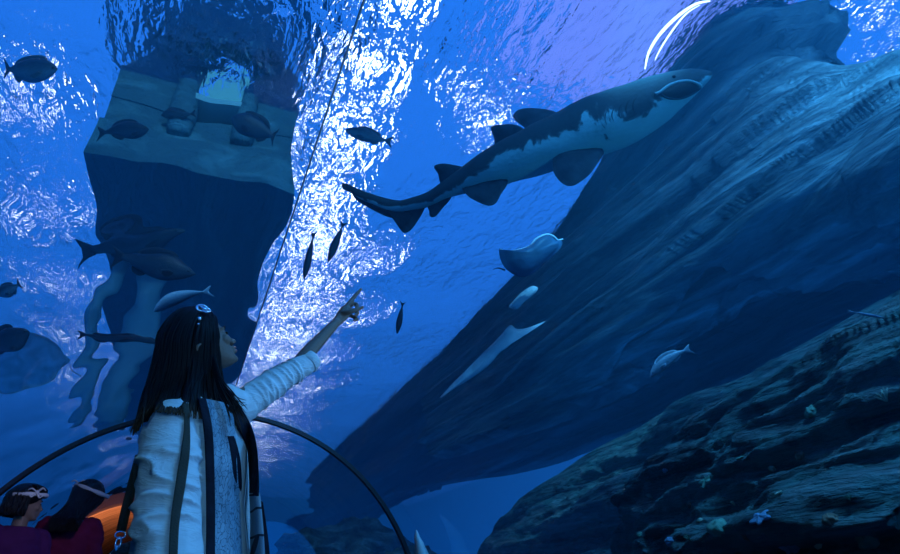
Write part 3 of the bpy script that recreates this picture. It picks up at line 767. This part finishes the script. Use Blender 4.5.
def torso_loft(rows, L, n=30):
    """rows: (centre, half width, half depth, lateral axis)"""
    V = []
    for c, hw, hd, lat in rows:
        f = Vector((lat.y, -lat.x, 0)).normalized()
        for k in range(n):
            a = 2*math.pi*k/n; V.append(c+lat*math.cos(a)*hw+f*math.sin(a)*hd)
    N = len(rows)
    Fc = [(i*n+k, i*n+(k+1) % n, (i+1)*n+(k+1) % n, (i+1)*n+k) for i in range(N-1) for k in range(n)]
    return V, Fc+[tuple(range(n)), tuple(range((N-1)*n, N*n))]

def bvh(VF): return BVHTree.FromPolygons([tuple(v) for v in VF[0]], [tuple(f) for f in VF[1]])
def eyes(L, parent, sc=1.0, open_=.5):
    for sd in (1, -1):
        mesh('eye', *ellipsoid(L(.0815, sd*.032, .1010), [x*sc for x in (.0065,.013,.0042)], 8, 12), M['eye_dark'], parent)
        mesh('eyebrow', *chain([L(.087, sd*.014, .122), L(.0865, sd*.030, .127), L(.074, sd*.050, .121)], [x*sc for x in (.0025,.003,.0015)], 8, flat=.6), M['hair'], parent)

# ---------------------------------------------------------------- the pointing woman
def woman():
    W = atY
    root = empty('person', (.07, 2.1, 0), 'woman with long dark hair and pale shirt pointing up at the shark', 'person')
    hc = W(200.8, 344, 2.1)
    lean = Vector((-.54, -.03, .84))
    hp, L = head_parts(hc, Vector((.84, .09, .54)), lean, 1.0)
    neck0 = W(203, 398, 2.1)
    lat = Vector((.76, .64, 0)).normalized(); fw = Vector((lat.y, -lat.x, 0))
    def T(px, py, Y=2.1): return W(px, py, Y)
    ax = lambda z: Vector((.018+(1.2-z)*.10, 2.10, z))
    rsh, lsh = W(172, 418, 1.99), W(240, 404, 2.18)
    rel, rwr = W(168, 520, 1.93), W(180, 615, 1.84)
    lel, lwr = W(285, 377, 2.235), W(336, 322.5, 2.29)
    rows = [(ax(1.235), .055, .05), (ax(1.205), .10, .062), (ax(1.165), .155, .078), (ax(1.10), .150, .092), (ax(1.0), .138, .098), (ax(.90), .122, .085), (ax(.80), .138, .092), (ax(.70), .155, .105), (ax(.66), .12, .09)]
    body = list(hp)
    body.append(chain([hc-Vector((.012,0,.05)), W(203, 385, 2.1), neck0-Vector((0,0,.03))], [.050,.047,.058], 18))
    body.append(torso_loft([(c, a, b, lat) for c, a, b in rows], None))
    body.append(chain([rsh+lat*.03, rel, rwr], [.050,.036,.024], 14)); body.append(chain([lsh-lat*.02, lel, (lel+lwr)/2, lwr], [.042,.033,.0275,.0190], 14))
    for sg, foot in ((-1, .02), (1, .04)):
        h = ax(.70)+lat*.075*sg
        k = Vector((h.x+.02, h.y-.01, .40)); f_ = Vector((h.x+foot, h.y, .07))
        body.append(chain([h, k, f_], [.080,.054,.036], 14)); body.append(chain([f_-Vector((0,0,.02)), f_+fw*.13-Vector((0,0,.04))], [.035,.028], 12))
    # right hand hanging, relaxed
    hd = (Vector((rwr.x+.01, rwr.y-.02, rwr.z-.09)))
    body.append(chain([rwr, (rwr+hd)/2, hd], [.022,.034,.030], 12, flat=.5))
    for k in range(4):
        b = hd + lat*.0 + fw*(.024-.016*k)
        body.append(chain([b, b+Vector((.004,-.004,-.035)), b+Vector((.016,-.002,-.062+.006*abs(k-1)))], [.0085,.008,.0065], 8, per=3))
    body.append(chain([rwr+Vector((.01,-.01,-.03)), rwr+fw*.035+Vector((0,0,-.06)), rwr+fw*.045+Vector((0,0,-.085))], [.010,.009,.0075], 8, per=3))
    # left hand, index finger out
    def H(px, py, dy=0): return W(px, py, 2.30+dy)
    body.append(chain([lwr, H(341.5, 316.5), H(346, 310.5)], [.0195,.0245,.026], 14, flat=.62, up=Vector((0,-1,0))))
    body.append(chain([H(345, 309), H(349.0, 303.5), H(353.5, 297.8, .005), H(357.3, 293.2, .008), H(361.0, 289.2, .012)], [.0125,.0098,.0088,.0080,.0060], 10, per=4))   # index
    body.append(chain([H(343, 313, -.01), H(349, 312.2, -.028), H(355, 310.2, -.034), H(362.5, 307.2, -.034)], [.0125,.0108,.0095,.0070], 10, per=4))                     # thumb, off the side of the palm
    body.append(chain([H(348, 306, .012), H(353.6, 304.0, .018), H(357.2, 305.0, .010), H(356.0, 308.6, -.004)], [.0105,.0092,.0086,.0070], 10, per=4))                # middle, curled
    body.append(chain([H(348, 310, .022), H(353.8, 310.5, .030), H(357.8, 312.8, .020), H(355.0, 316.0, .004)], [.0105,.0090,.0084,.0068], 10, per=4))                # ring
    body.append(chain([H(346, 314, .028), H(351.5, 316.0, .034), H(357.2, 319.0, .026), H(354, 320.2, .012)], [.0095,.0084,.0076,.0060], 10, per=4))                     # little
    bo, _ = remeshed('body', body, .0032, M['skin'], root, 3)
    eyes(L, bo)
    mesh('lips', *join(chain([L(.078,.017,.0485), L(.0955,.006,.0515), L(.0955,-.006,.0515), L(.078,-.017,.0485)], [.002,.0045,.0045,.002], 8),
                       chain([L(.076,.016,.0435), L(.0925,.006,.0395), L(.0925,-.006,.0395), L(.076,-.016,.0435)], [.002,.005,.005,.002], 8)), M['lips'], bo)
    # legs
    tr = []
    for sg, foot in ((-1, .02), (1, .04)):
        h = ax(.70)+lat*.075*sg; k = Vector((h.x+.02, h.y-.01, .40)); f_ = Vector((h.x+foot, h.y, .10))
        tr.append(chain([h, k, f_], [.094,.068,.055], 16))
    tr.append(torso_loft([(ax(.84), .135, .095, lat), (ax(.74), .158, .112, lat), (ax(.66), .14, .105, lat)], None))
    remeshed('trousers', tr, .012, M['trouser'], root, 3)
    for sg, foot in ((-1, .02), (1, .04)):
        h = ax(.70)+lat*.075*sg; f_ = Vector((h.x+foot, h.y, .045))
        mesh('shoe', *chain([f_-fw*.05, f_+fw*.06, f_+fw*.16-Vector((0,0,.01))], [.042,.044,.030], 14), M['shoe'], root)
    # inner top
    it = [torso_loft([(ax(1.21), .085, .066, lat), (ax(1.165), .150, .088, lat), (ax(1.08), .156, .105, lat), (ax(1.0), .15, .112, lat), (ax(.90), .145, .105, lat), (ax(.78), .165, .118, lat), (ax(.68), .172, .122, lat)], None)]
    def fold_in(p, n): return .006*noise.noise(Vector((p.x*16, p.y*16, p.z*3)))
    remeshed('inner_top', it, .008, M['inner'], root, 3, fold_in)
    # open shirt: closed tube volume minus its front, sleeves joined on
    sh = []
    V = []; n = 40; zr = [(1.225,.085,.065),(1.205,.118,.078),(1.175,.165,.094),(1.10,.172,.118),(1.0,.172,.126),(.90,.175,.126),(.80,.190,.134),(.70,.205,.142),(.62,.215,.146)]
    def shell(u, w, off=0):
        z = zr[0][0]+(zr[-1][0]-zr[0][0])*w
        Rz = [Vector(q) for q in zr]
        # interpolate by height
        for a, b in zip(zr, zr[1:]):
            if b[0]-1e-9 <= z <= a[0]+1e-9: f = (a[0]-z)/(a[0]-b[0]); hw = a[1]+(b[1]-a[1])*f; hd = a[2]+(b[2]-a[2])*f
        open0 = math.radians(118-16*w); open1 = math.radians(28+8*w)      # front gap between these angles (front = 90 deg)
        ang = open0 + (2*math.pi-(open0-open1))*u
        return ax(z)+lat*math.cos(ang)*(hw+off)+fw*math.sin(ang)*(hd+off)
    Vo, Fo = grid(60, 40, lambda u, w: shell(u, w)); nb = len(Vo)
    Vi, _ = grid(60, 40, lambda u, w: shell(u, w, -.012))
    F2 = Fo+[tuple(reversed([i+nb for i in f])) for f in Fo]
    for i in range(59):
        for j in (0, 39): a, b = i*40+j, (i+1)*40+j; F2.append((a, b, b+nb, a+nb))
    for j in range(39):
        for i in (0, 59): a, b = i*40+j, i*40+j+1; F2.append((a, b, b+nb, a+nb))
    sh.append((Vo+Vi, F2))
    c_r = rsh+lat*.012
    sh.append(chain([c_r+lat*.045+Vector((0,0,.004)), c_r-lat*.004+Vector((0,0,-.018)), W(169, 465, 1.95), W(168, 520, 1.93), W(170, 575, 1.88), W(176, 620, 1.85)], [.055,.066,.074,.080,.080,.074], 20, per=5))
    cuff = W(312, 358.5, 2.262)
    sh.append(chain([lsh-lat*.05-Vector((0,0,.01)), lsh+Vector((0,0,-.012)), W(263, 390.5, 2.203), W(286, 375.5, 2.235), cuff+(lel-lwr).normalized()*.02], [.060,.058,.052,.046,.0395], 18))
    la, lb = lsh.copy(), cuff.copy(); ld = (lb-la).normalized()
    def folds(p, n):
        s_ = (p-la).dot(ld)
        if s_ > .02:                                    # raised sleeve: folds ring the arm, sloping
            q = Vector((s_*34, p.z*7, p.y*7)); k = min(1, s_*12)
            a = (1-abs(noise.noise(q))*2)**3
            return .009*a*k + .003*noise.noise(p*40)
        near = False; wn = 0
        for A_, B_ in ((rsh, rel), (rel, rwr)):
            f_ = max(0, min(1, (p-A_).dot(B_-A_)/(B_-A_).length_squared)); dd = (p-(A_+(B_-A_)*f_)).length
            if dd < .115 and p.y < 2.04: near = True; wn = max(wn, min(1, (.115-dd)/.03)*max(0, min(1, (.055-p.x)/.045)))
        a = (1-abs(noise.noise(Vector((p.x*6+p.z*7, p.y*7, p.z*19))))*2)**3*1.25
        b = 1-abs(noise.noise(Vector((p.x*14-p.z*7, p.y*14+3, p.z*11))))*2.0
        if near: return .013*wn*a*(.3+.7*min(1, max(0, (1.2-p.z)*5))) + .005*b
        return .004*b+.004*noise.noise(Vector((p.x*22, p.y*22, p.z*4)))
    shirt, SVF = remeshed('shirt', sh, .0045, M['shirt'], root, 2, folds)
    d = (lwr-lel).normalized()
    mesh('cuff', *tube([cuff-d*.034, cuff-d*.030, cuff-d*.004, cuff+d*.004, cuff+d*.003, cuff-d*.01], [.040,.0425,.0415,.039,.036,.034], 24), M['shirt'], shirt)
    TS = T1 = BVHTree.FromPolygons([tuple(v) for v in SVF[0]], [tuple(f) for f in SVF[1]])
    Vit, Fit = torso_loft([(ax(1.23), .075, .056, lat), (ax(1.165), .150, .088, lat), (ax(1.08), .156, .105, lat), (ax(1.0), .15, .112, lat), (ax(.90), .145, .105, lat), (ax(.78), .165, .118, lat), (ax(.60), .178, .126, lat)], None)
    T2 = BVHTree.FromPolygons([tuple(v) for v in Vit], [tuple(f) for f in Fit])
    def drape(px, py, off=.01, Ymax=None):
        r = ray(px, py).normalized(); best = None
        for T_ in (T1, T2):
            h = T_.ray_cast(CC, r)
            if h[0] is not None and (best is None or h[3] < best[1]): best = (h[0], h[3])
        p = best[0] if best else W(px, py, 2.02)
        return p - r*off
    def strip(name, rows_, mat, th=.006, off=.014, nu=60, nv=13, par=root, puff=.01, fold=0, label=None):
        def fn(o_):
            def g(u, v):
                a = cr([Vector((*r_[0], 0)) for r_ in rows_], u); b = cr([Vector((*r_[1], 0)) for r_ in rows_], u)
                q = a.lerp(b, v)
                return drape(q.x, q.y, off+o_+puff*math.sin(math.pi*v)+fold*math.sin(v*13+u*5))
            return g
        V1, F1 = grid(nu, nv, fn(th)); 
        # smooth the drape so it bridges small folds
        for _ in range(6):
            W_ = [v.copy() for v in V1]
            for i in range(nu):
                for j in range(nv):
                    nb_ = [W_[a*nv+b] for a, b in ((i-1, j), (i+1, j), (i, j-1), (i, j+1)) if 0 <= a < nu and 0 <= b < nv]
                    v = W_[i*nv+j]; m_ = sum(nb_, Vector())/len(nb_); r = (v-CC).normalized(); V1[i*nv+j] = v + r*((m_-v).dot(r))*.8
        V2 = [v+(v-CC).normalized()*th*1.6 for v in V1]
        m_ = len(V1); F2_ = F1+[tuple(reversed([i+m_ for i in f])) for f in F1]
        for i in range(nu-1):
            for j in (0, nv-1): a, b = i*nv+j, (i+1)*nv+j; F2_.append((a, b, b+m_, a+m_))
        for j in range(nv-1):
            for i in (0, nu-1): a, b = i*nv+j, i*nv+j+1; F2_.append((a, b, b+m_, a+m_))
        return mesh(name, V1+V2, F2_, mat, par, label=label)
    # scarf
    def scarfmat():
        t = NT('scarf'); v0 = t.coords('Object', (1, 1, .5)); dn = t.n('ShaderNodeTexNoise', {'Vector': v0, 'Scale': 30, 'Detail': 3}).outputs['Color']; v = t.n('ShaderNodeMixRGB', {'Fac': .04, 'Color1': v0, 'Color2': dn}).outputs[0]
        vo = t.n('ShaderNodeTexVoronoi', {'Vector': v, 'Scale': 95, 'Randomness': 1}, feature='DISTANCE_TO_EDGE').outputs['Distance']
        k = t.ramp(vo, [(.0, (.05,.10,.15)), (.07, (.26,.40,.50))])
        z = t.ramp(t.noise(v, 22, 5, .7), [(.42, (.55,.6,.62)), (.6, (1,1,1))])
        c = t.n('ShaderNodeMixRGB', {'Fac': 1, 'Color1': k, 'Color2': z}, blend_type='MULTIPLY').outputs[0]
        return t.surf(t.n('ShaderNodeBsdfPrincipled', {'Base Color': c, 'Roughness': .8, 'Specular IOR Level': .2}).outputs[0])
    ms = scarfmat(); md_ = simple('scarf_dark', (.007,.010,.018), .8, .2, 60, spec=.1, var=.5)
    mband = NT('scarf_checks'); vv = mband.coords('Object', (1,1,1))
    br = mband.n('ShaderNodeTexBrick', {'Vector': mband.coords('Object', (2.1,2.1,2.1), (math.pi/2,0,0)), 'Color1': (.22,.32,.38,1), 'Color2': (.12,.2,.26,1), 'Mortar': (.01,.015,.03,1), 'Mortar Size': .012, 'Scale': 1.6}).outputs['Color']
    mband = mband.surf(mband.n('ShaderNodeBsdfPrincipled', {'Base Color': br, 'Roughness': .85}).outputs[0])
    sc = strip('scarf', [((203,398),(232,404)), ((210,425),(236,438)), ((213,455),(237,462)), ((214,500),(240,505)), ((214,540),(242,545)), ((214,575),(243,575))], ms, off=.018, fold=.003, label='blue scarf with a cracked snakeskin pattern')
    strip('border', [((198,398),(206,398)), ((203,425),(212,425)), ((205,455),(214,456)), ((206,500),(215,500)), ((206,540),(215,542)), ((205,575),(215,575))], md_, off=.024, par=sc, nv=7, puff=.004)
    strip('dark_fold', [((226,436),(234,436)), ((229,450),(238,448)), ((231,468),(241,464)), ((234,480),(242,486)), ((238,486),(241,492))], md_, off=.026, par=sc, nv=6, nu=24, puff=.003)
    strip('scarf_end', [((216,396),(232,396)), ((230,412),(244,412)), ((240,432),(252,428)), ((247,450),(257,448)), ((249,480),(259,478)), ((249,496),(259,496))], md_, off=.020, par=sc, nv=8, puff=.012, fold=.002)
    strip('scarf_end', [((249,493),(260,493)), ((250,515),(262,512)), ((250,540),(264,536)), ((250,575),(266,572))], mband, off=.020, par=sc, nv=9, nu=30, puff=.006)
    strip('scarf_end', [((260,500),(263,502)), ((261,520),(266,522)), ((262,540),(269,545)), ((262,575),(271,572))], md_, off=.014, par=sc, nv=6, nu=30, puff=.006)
    # bag strap + bag (rests on her, so its own thing)
    mo = simple('strap_webbing', (.030,.030,.020), .8, .3, 200)
    bag = empty('shoulder_bag', W(128, 600, 2.22), 'dark shoulder bag hanging behind the pointing woman on an olive strap', 'bag')
    strip('strap', [((182,404),(189,403)), ((184,425),(190,424)), ((181,450),(190,450)), ((176,480),(186,482)), ((171,515),(180,518)), ((169,545),(178,548)), ((168,580),(177,580))], mo, off=.012, par=bag, nv=6, puff=.002)
    Q = [W(140, 455, 2.20), W(134, 478, 2.22), W(127, 505, 2.24), W(121, 531, 2.25)]
    V, Fc = grid(24, 2, lambda u, v: cr(Q, u)+Vector((-.014+.028*v, 0, 0)))
    V2 = [v+Vector((0,.004,0)) for v in V]; m_ = len(V)
    Fc = Fc+[tuple(i+m_ for i in f) for f in Fc]+[(i*2, (i+1)*2, (i+1)*2+m_, i*2+m_) for i in range(23)]+[(i*2+1, (i+1)*2+1, (i+1)*2+1+m_, i*2+1+m_) for i in range(23)]
    mesh('strap', V, Fc, mo, bag) if 0 else mesh('strap', V+V2, Fc, mo, bag)
    mm = simple('clip_metal', (.6,.62,.65), .25, metal=1)
    def ringp(c, rx, rz, rad): return tube([c+Vector((rx*math.cos(a), 0, rz*math.sin(a))) for a in [2*math.pi*i/24 for i in range(24)]], rad, 8, closed=True, up=Vector((0,1,0)))
    mesh('ring', *ringp(W(120.5, 535, 2.25), .014, .010, .0025), mm, bag)
    mesh('clip', *join(ringp(W(118.5, 543, 2.25), .007, .016, .0028), chain([W(117.5,547,2.25), W(116,556,2.25)], [.005,.004], 8)), mm, bag)
    Vb = chain([W(114,562,2.27), W(124,556,2.27), W(140,553,2.27), W(158,556,2.25)], [.03,.036,.04,.04], 14)
    mesh('body', *join(Vb, box(W(138, 612, 2.38), (.20, .09, .26))), simple('bag_cloth', (.012,.012,.014), .7, .3, 80), bag)
    # hair
    rnd = random.Random(3)
    up = lean.normalized()
    strands = []
    def guide(t, dep, k):
        """t 0 = back outline, 1 = front lock; dep -1 near side .. +1 far side"""
        A = [(193,306.5),(176,312),(161,333),(154,362),(145,394),(134,436)]
        B = [(198,306.5),(186,314),(176,335),(171,365),(163,392),(151,413)]
        C = [(203,308),(200,316),(196,338),(193,368),(189,394),(187,417)]
        D = [(206,309),(211,317),(211,338),(210,366),(210,392),(214,420)]
        E_ = [(206,309),(214.5,318.5),(217.5,336),(218.5,360),(220,386),(234,414)]
        rows_ = [A, B, C, D, E_]
        return [cr([Vector((*r_[i], 0)) for r_ in rows_], t) for i in range(6)]
    bulge = [.004, .068, .092, .088, .088, .088]
    def strand(t, side, layer, ln):
        g = guide(t, side, 0); prof = math.sqrt(max(0, 1-(2*t*.86-.86)**2))
        P = []
        for i, q in enumerate(g):
            b = bulge[i]*(prof*.9+.12)*(1-layer*.12)
            Y = 2.1 + side*b
            qx = q.x+rnd.gauss(0, .5+.3*i); pt = W(qx, q.y, Y)
            if side < 0 and i >= 3:
                rr_ = ray(qx, q.y).normalized(); h_ = TS.ray_cast(CC, rr_)
                if h_[0] is not None and h_[3] < (pt-CC).length+.02: pt = h_[0]-rr_*(.020+.012*layer)
            P.append(pt)
        m = 18; return [cr(P, i/(m-1)*ln) for i in range(m)]
    for i in range(620):
        side = -1 if i % 3 else 1
        t = rnd.random()
        if side > 0: t = rnd.random()*.8
        P = strand(t, side, rnd.random(), .90+.12*rnd.random())
        w_ = .0042+.0025*rnd.random()
        strands.append(tube(P, [w_*(.5 if j == 0 else 1)*(1-.75*(j/17)**3) for j in range(18)], 6, flat=.55))
    # loose front wisps
    for i in range(60):
        t = rnd.random(); q0 = (216+4*t, 384+rnd.gauss(0, 4)); 
        P = [W(q0[0]-6, q0[1]-30, 2.03), W(q0[0]+2, q0[1], 1.99), W(q0[0]+9+8*t, q0[1]+16, 1.965), W(q0[0]+14+14*t, q0[1]+30+rnd.gauss(0, 6), 1.955)]
        strands.append(tube([cr(P, j/9) for j in range(10)], [.004*(1-.8*(j/9)**2) for j in range(10)], 6, flat=.6))
    hair = mesh('hair', *join(*strands), M['hair_long'], root)
    # solid core under the strands
    def core(u, v):
        t = v; 
        g = guide(t if t <= 1 else 1, 0, 0)
        return None
    rowsc = []
    for i in range(6):
        gl = guide(0.02, 0, 0)[i]; gr = guide(.97, 0, 0)[i]
        rowsc.append((gl, gr, bulge[i]*.90))
    V = []; n = 28; m = 26
    for a_ in range(m):
        u = a_/(m-1)*.93
        l = cr([Vector((*guide(.02,0,0)[i].to_2d(), 0)) for i in range(6)], u); r_ = cr([Vector((*guide(.97,0,0)[i].to_2d(), 0)) for i in range(6)], u); bz = max(.003, cr([Vector((b_, 0, 0)) for b_ in bulge], u).x*.88)
        c = (l+r_)/2; hw = (r_-l)/2
        for k in range(n):
            an = 2*math.pi*k/n; q = c+hw*math.cos(an)*.97
            Y = 2.1+math.sin(an)*bz
            if u > .5: Y = max(Y, 2.1-bz) if math.sin(an) < 0 else 2.1+math.sin(an)*bz*.5
            # keep the face side open: far half stays behind the cheek
            if math.cos(an) > .55 and math.sin(an) > 0: q = c+hw*.45; 
            V.append(W(q.x, q.y, Y))
    Fc = [(i*n+k, i*n+(k+1) % n, (i+1)*n+(k+1) % n, (i+1)*n+k) for i in range(m-1) for k in range(n)]+[tuple(range(n)), tuple(range((m-1)*n, m*n))]
    mesh('hair_underlayer', V, Fc, M['hair_long'], hair)
    # hair clip: folded metal loop with a short chain
    cc = W(203, 309.5, 2.035)
    mk = simple('clip_silver', (.75,.8,.85), .25, metal=.8)
    cp = [ringp(cc+Vector((-.004,0,.004)), .016, .011, .0042), ringp(cc+Vector((.012,-.004,-.003)), .010, .007, .0038), tube([cc+Vector((-.012,-.004,.010)), cc+Vector((.004,-.008,.0)), cc+Vector((.020,-.002,-.008))], .0035, 8)]
    mesh('hair_clip', *join(*cp), mk, root, label='silver looped hair clip')
    mesh('clip_bead', *join(ellipsoid(W(199.5, 318.5, 2.012), (.006,.004,.006), 8, 10), ellipsoid(W(198.5, 324, 2.006), (.0035,.003,.0035), 8, 10)), mk, root)
    mesh('ear', *chain([W(197.2, 350, 1.998), W(197.5, 346.5, 1.994), W(200.5, 344, 1.996)], [.003,.0045,.003], 8), M['skin'], bo)
woman()

# ------------------------------------------------------------ boulders seen through the arch, pale stone
def boulder(px, py, Y, r, seed, label, mat='rock_mid', sq=(1.3,1,.8), group=None):
    c = atY(px, py, Y); V, Fc = ellipsoid((0,0,0), (r*sq[0], r*sq[1], r*sq[2]), 40, 56)
    sd = Vector((seed*3.3, seed, 0))
    V = [c+v*(1+.45*fbm(v/r*1.3+sd, 5)+.12*(1-abs(noise.noise(v/r*5+sd)))) for v in V]
    return mesh('boulder', V, Fc, M[mat], label=label, cat='rock', group=group)
boulder(352, 570, 15, 1.05, 1, 'dark rounded boulder low inside the arch, right of the woman')
boulder(300, 580, 20, 1.1, 2, 'dark boulder partly hidden beside the woman’s scarf')
boulder(392, 588, 11.5, .65, 3, 'dark boulder behind the right foot of the arch')
c = atY(422, 556, 5.2)
V, Fc = chain([c+Vector((.06,0,-.15)), c, c+Vector((-.045,0,.14)), c+Vector((-.055,.0,.19))], [.10,.085,.035,.01], 16, flat=.6)
V = [v+Vector((1,0,.3))*.012*noise.noise(v*14) for v in V]
mesh('pointed_stone', V, Fc, M['pale_white'], label='pale pointed stone beside the right foot of the arch', cat='rock')
light('SPOT', (1.5, 6.5, 6.5), (4.6, 15, .8), 160, (.1,.5,1), angle=50)

# ------------------------------------------------------------ the two people behind
def bystander(name, label, hc, fwd, up, top_col, kind, scale=1.0, lean=Vector((0,0,0))):
    root = empty(name, (hc.x-lean.x, hc.y-lean.y, 0), label, 'person')
    parts, L = head_parts(hc, fwd, up, scale)
    lat = Vector((.8, .6, 0)) if kind == 1 else Vector((.97, .1, 0)); lat.normalize(); fw = Vector((lat.y, -lat.x, 0)) * (1 if kind == 1 else -1)
    nk = hc-Vector((0,0,.13))-lean*.15; H = nk.z
    ax = lambda z: Vector((nk.x-lean.x*(H-z)/H, nk.y-lean.y*(H-z)/H, z))
    parts.append(chain([hc-Vector((0,0,.05)), nk, ax(H-.05)], [.046,.045,.055], 14))
    R1 = [(ax(H-.02),.07,.055),(ax(H-.06),.13,.07),(ax(H-.14),.155,.09),(ax(H-.3),.145,.095),(ax(H-.45),.135,.09),(ax(H-.55),.15,.10),(ax(H-.62),.12,.09)]
    parts.append(torso_loft([(c, a, b, lat) for c, a, b in R1], None))
    arms = []
    for sg in (-1, 1):
        a = ax(H-.09)+lat*.15*sg; e = a+Vector((lat.x*.05*sg, 0, -.24))+fw*.02; w_ = e+fw*.13+Vector((0,0,-.15))
        arms.append((a, e, w_)); parts.append(chain([a, e, w_], [.045,.034,.022], 12))
        hd = w_+fw*.07+Vector((0,0,-.03)); parts.append(chain([w_, hd], [.024,.026], 10))
        for k in range(4):
            b = hd+lat*(.02-.013*k); parts.append(chain([b, b+fw*.03+Vector((0,0,-.01)), b+fw*.045+Vector((0,0,-.03))], [.008,.0075,.006], 6, per=2))
        parts.append(chain([w_+Vector((0,0,.0)), w_+fw*.04-lat*.03*sg, w_+fw*.07-lat*.035*sg], [.009,.009,.007], 6, per=2))
        h = ax(H-.56)+lat*.07*sg; k_ = Vector((h.x, h.y, .38)); f_ = Vector((h.x, h.y, .07))
        parts.append(chain([h, k_, f_], [.075,.05,.034], 12))
        parts.append(chain([f_-Vector((0,0,.025)), f_+fw*.12-Vector((0,0,.04))], [.034,.026], 10))
    bo, _ = remeshed('body', parts, .006, M['skin'], root, 2)
    eyes(L, bo, scale)
    mt = clothmat(name+'_top', tuple(c*.7 for c in top_col), top_col, 40, .3, 8)
    sw = [torso_loft([(c, a+.022, b+.024, lat) for c, a, b in R1], None)]+[chain([a-lat*.05*sg, a, e, e.lerp(w_, .9)], [.055,.064,.056,.044], 14) for (a, e, w_), sg in zip(arms, (-1, 1))]
    sweater, SV = remeshed('sweater', sw, .010, mt, root, 2, lambda p, n: .008*(1-abs(noise.noise(Vector((p.x*9+p.z*8, p.y*9, p.z*14))))*2))
    tr = [chain([ax(H-.54)+lat*.07*sg, Vector((ax(H-.56).x+lat.x*.07*sg, ax(H-.56).y+lat.y*.07*sg, .38)), Vector((ax(H-.56).x+lat.x*.07*sg, ax(H-.56).y+lat.y*.07*sg, .09))], [.09,.065,.052], 12) for sg in (-1, 1)]
    remeshed('trousers', tr, .012, M['trouser'], root, 2)
    for sg in (-1, 1):
        f_ = Vector((ax(H-.56).x+lat.x*.07*sg, ax(H-.56).y+lat.y*.07*sg, .043)); mesh('shoe', *chain([f_-fw*.04, f_+fw*.13], [.040,.032], 12), M['shoe'], root)
    return root, L, bo, ax, H, SV
rnd = random.Random(11)
band_m = simple('head_band', (.55,.62,.70), .5, spec=.3)
def hair_set(root, strands, core):
    h = mesh('hair', *join(*strands), M['hair'], root)
    mesh('hair_underlayer', *core, M['hair'], h)
# left: profile to the right, bobbed wavy hair
h1 = atY(26, 503, 4.9); f1 = Vector((.96, .28, -.05)); u1 = Vector((0, 0, 1))
r1, L1, b1, ax1, H1, SV1 = bystander('person', 'person at the lower left with short wavy hair and patterned headband, in profile', h1, f1, u1, (.08,.015,.10), 1, .98)
st = []
for i in range(420):
    a = rnd.uniform(math.radians(84), math.radians(276)); fr = rnd.random()
    base = lambda r, z: L1(-.005+r*math.cos(a), r*1.0*math.sin(a)*.86, z)
    wv_ = rnd.uniform(0, 6); P = []
    for j in range(12):
        q = j/11; z = .215-.20*q**1.25; r = .015+.088*math.sin(min(1, q*2.2)*math.pi/2)+.016*q*math.sin(q*11+wv_)+.012*fr
        P.append(base(r, z))
    st.append(tube(P, [.006*(1-.6*(j/11)**3) for j in range(12)], 5))
for i in range(90):                                      # fringe
    a = rnd.uniform(-70, 70); P = [L1(-.01+(.02+.085*math.sin(min(1, q*1.5)*1.5))*math.cos(math.radians(a)), (.02+.07*math.sin(min(1, q*1.6)*1.5))*math.sin(math.radians(a)), .222-.06*q**1.5) for q in [j/7 for j in range(8)]]
    st.append(tube(P, .006, 5))
hair_set(r1, st, ellipsoid(L1(-.018, 0, .145), (.095*1.05, .095, .082), 14, 18))
def band(L, root, rx, ry, z0, tilt, r=.011, n=48, knot=None, label=None):
    Vp = [L(-.004+rx*math.cos(a), ry*math.sin(a), z0+tilt*math.cos(a)) for a in [2*math.pi*i/n for i in range(n)]]
    o = mesh('headband', *tube(Vp, [r*(.8+.35*abs(math.sin(6*math.pi*i/n))) for i in range(n)], 8, closed=True), band_m, root, label=label)
    if knot is not None:
        c = L(*knot); parts = [ellipsoid(c, (.013,.013,.013), 8, 10)]
        for dx, dz in ((-.05, .018), (.045, .022), (-.035, -.028), (.04, -.03)):
            parts.append(chain([c, c+Vector((dx*.6, -.012, dz*1.1)), c+Vector((dx, -.006, dz*.6))], [.006,.010,.005], 8, flat=.5))
        mesh('knot', *join(*parts), band_m, o)
band(L1, r1, .108, .100, .150, .012, .012, knot=(.03, -.105, .165), label='white and dark patterned headband')
# second: seen from behind, head bent to the right
h2 = atY(88, 497, 5.5); f2 = Vector((.72, .62, -.38)); u2 = Vector((.30, -.05, .95))
r2, L2, b2, ax2, H2, SV2 = bystander('person', 'person in burgundy sweater seen from behind with long black hair and white headband', h2, f2, u2, (.16,.012,.06), 2, 1.05, Vector((.27, .05, 0)))
st = []
for i in range(620):
    a = rnd.uniform(math.radians(50), math.radians(310)); fr = rnd.random(); P = []
    e = atY(48+30*rnd.random(), 518+14*rnd.random(), 5.2+.05*rnd.random())
    for j in range(14):
        q = j/13; zz = .218-.16*min(1, q*1.6)**1.3; r = .015+.098*math.sin(min(1, q*2)*math.pi/2)+.01*fr
        p = L2(-.005+r*math.cos(a), r*.9*math.sin(a), zz)
        k = max(0, (q-.4)/.6); k = k*k*(3-2*k)
        m_ = atY(76+8*fr, 506, 5.28)
        P.append(p.lerp(m_.lerp(e, k), k) if q > .4 else p)
    st.append(tube(P, [.007*(1-.7*(j/13)**3) for j in range(14)], 5))
hair_set(r2, st, ellipsoid(L2(-.022, 0, .135), (.10, .095, .092), 14, 18))
band(L2, r2, .112, .104, .150, .02, .015, knot=(-.105, .03, .145), label='white headband tied at the back')
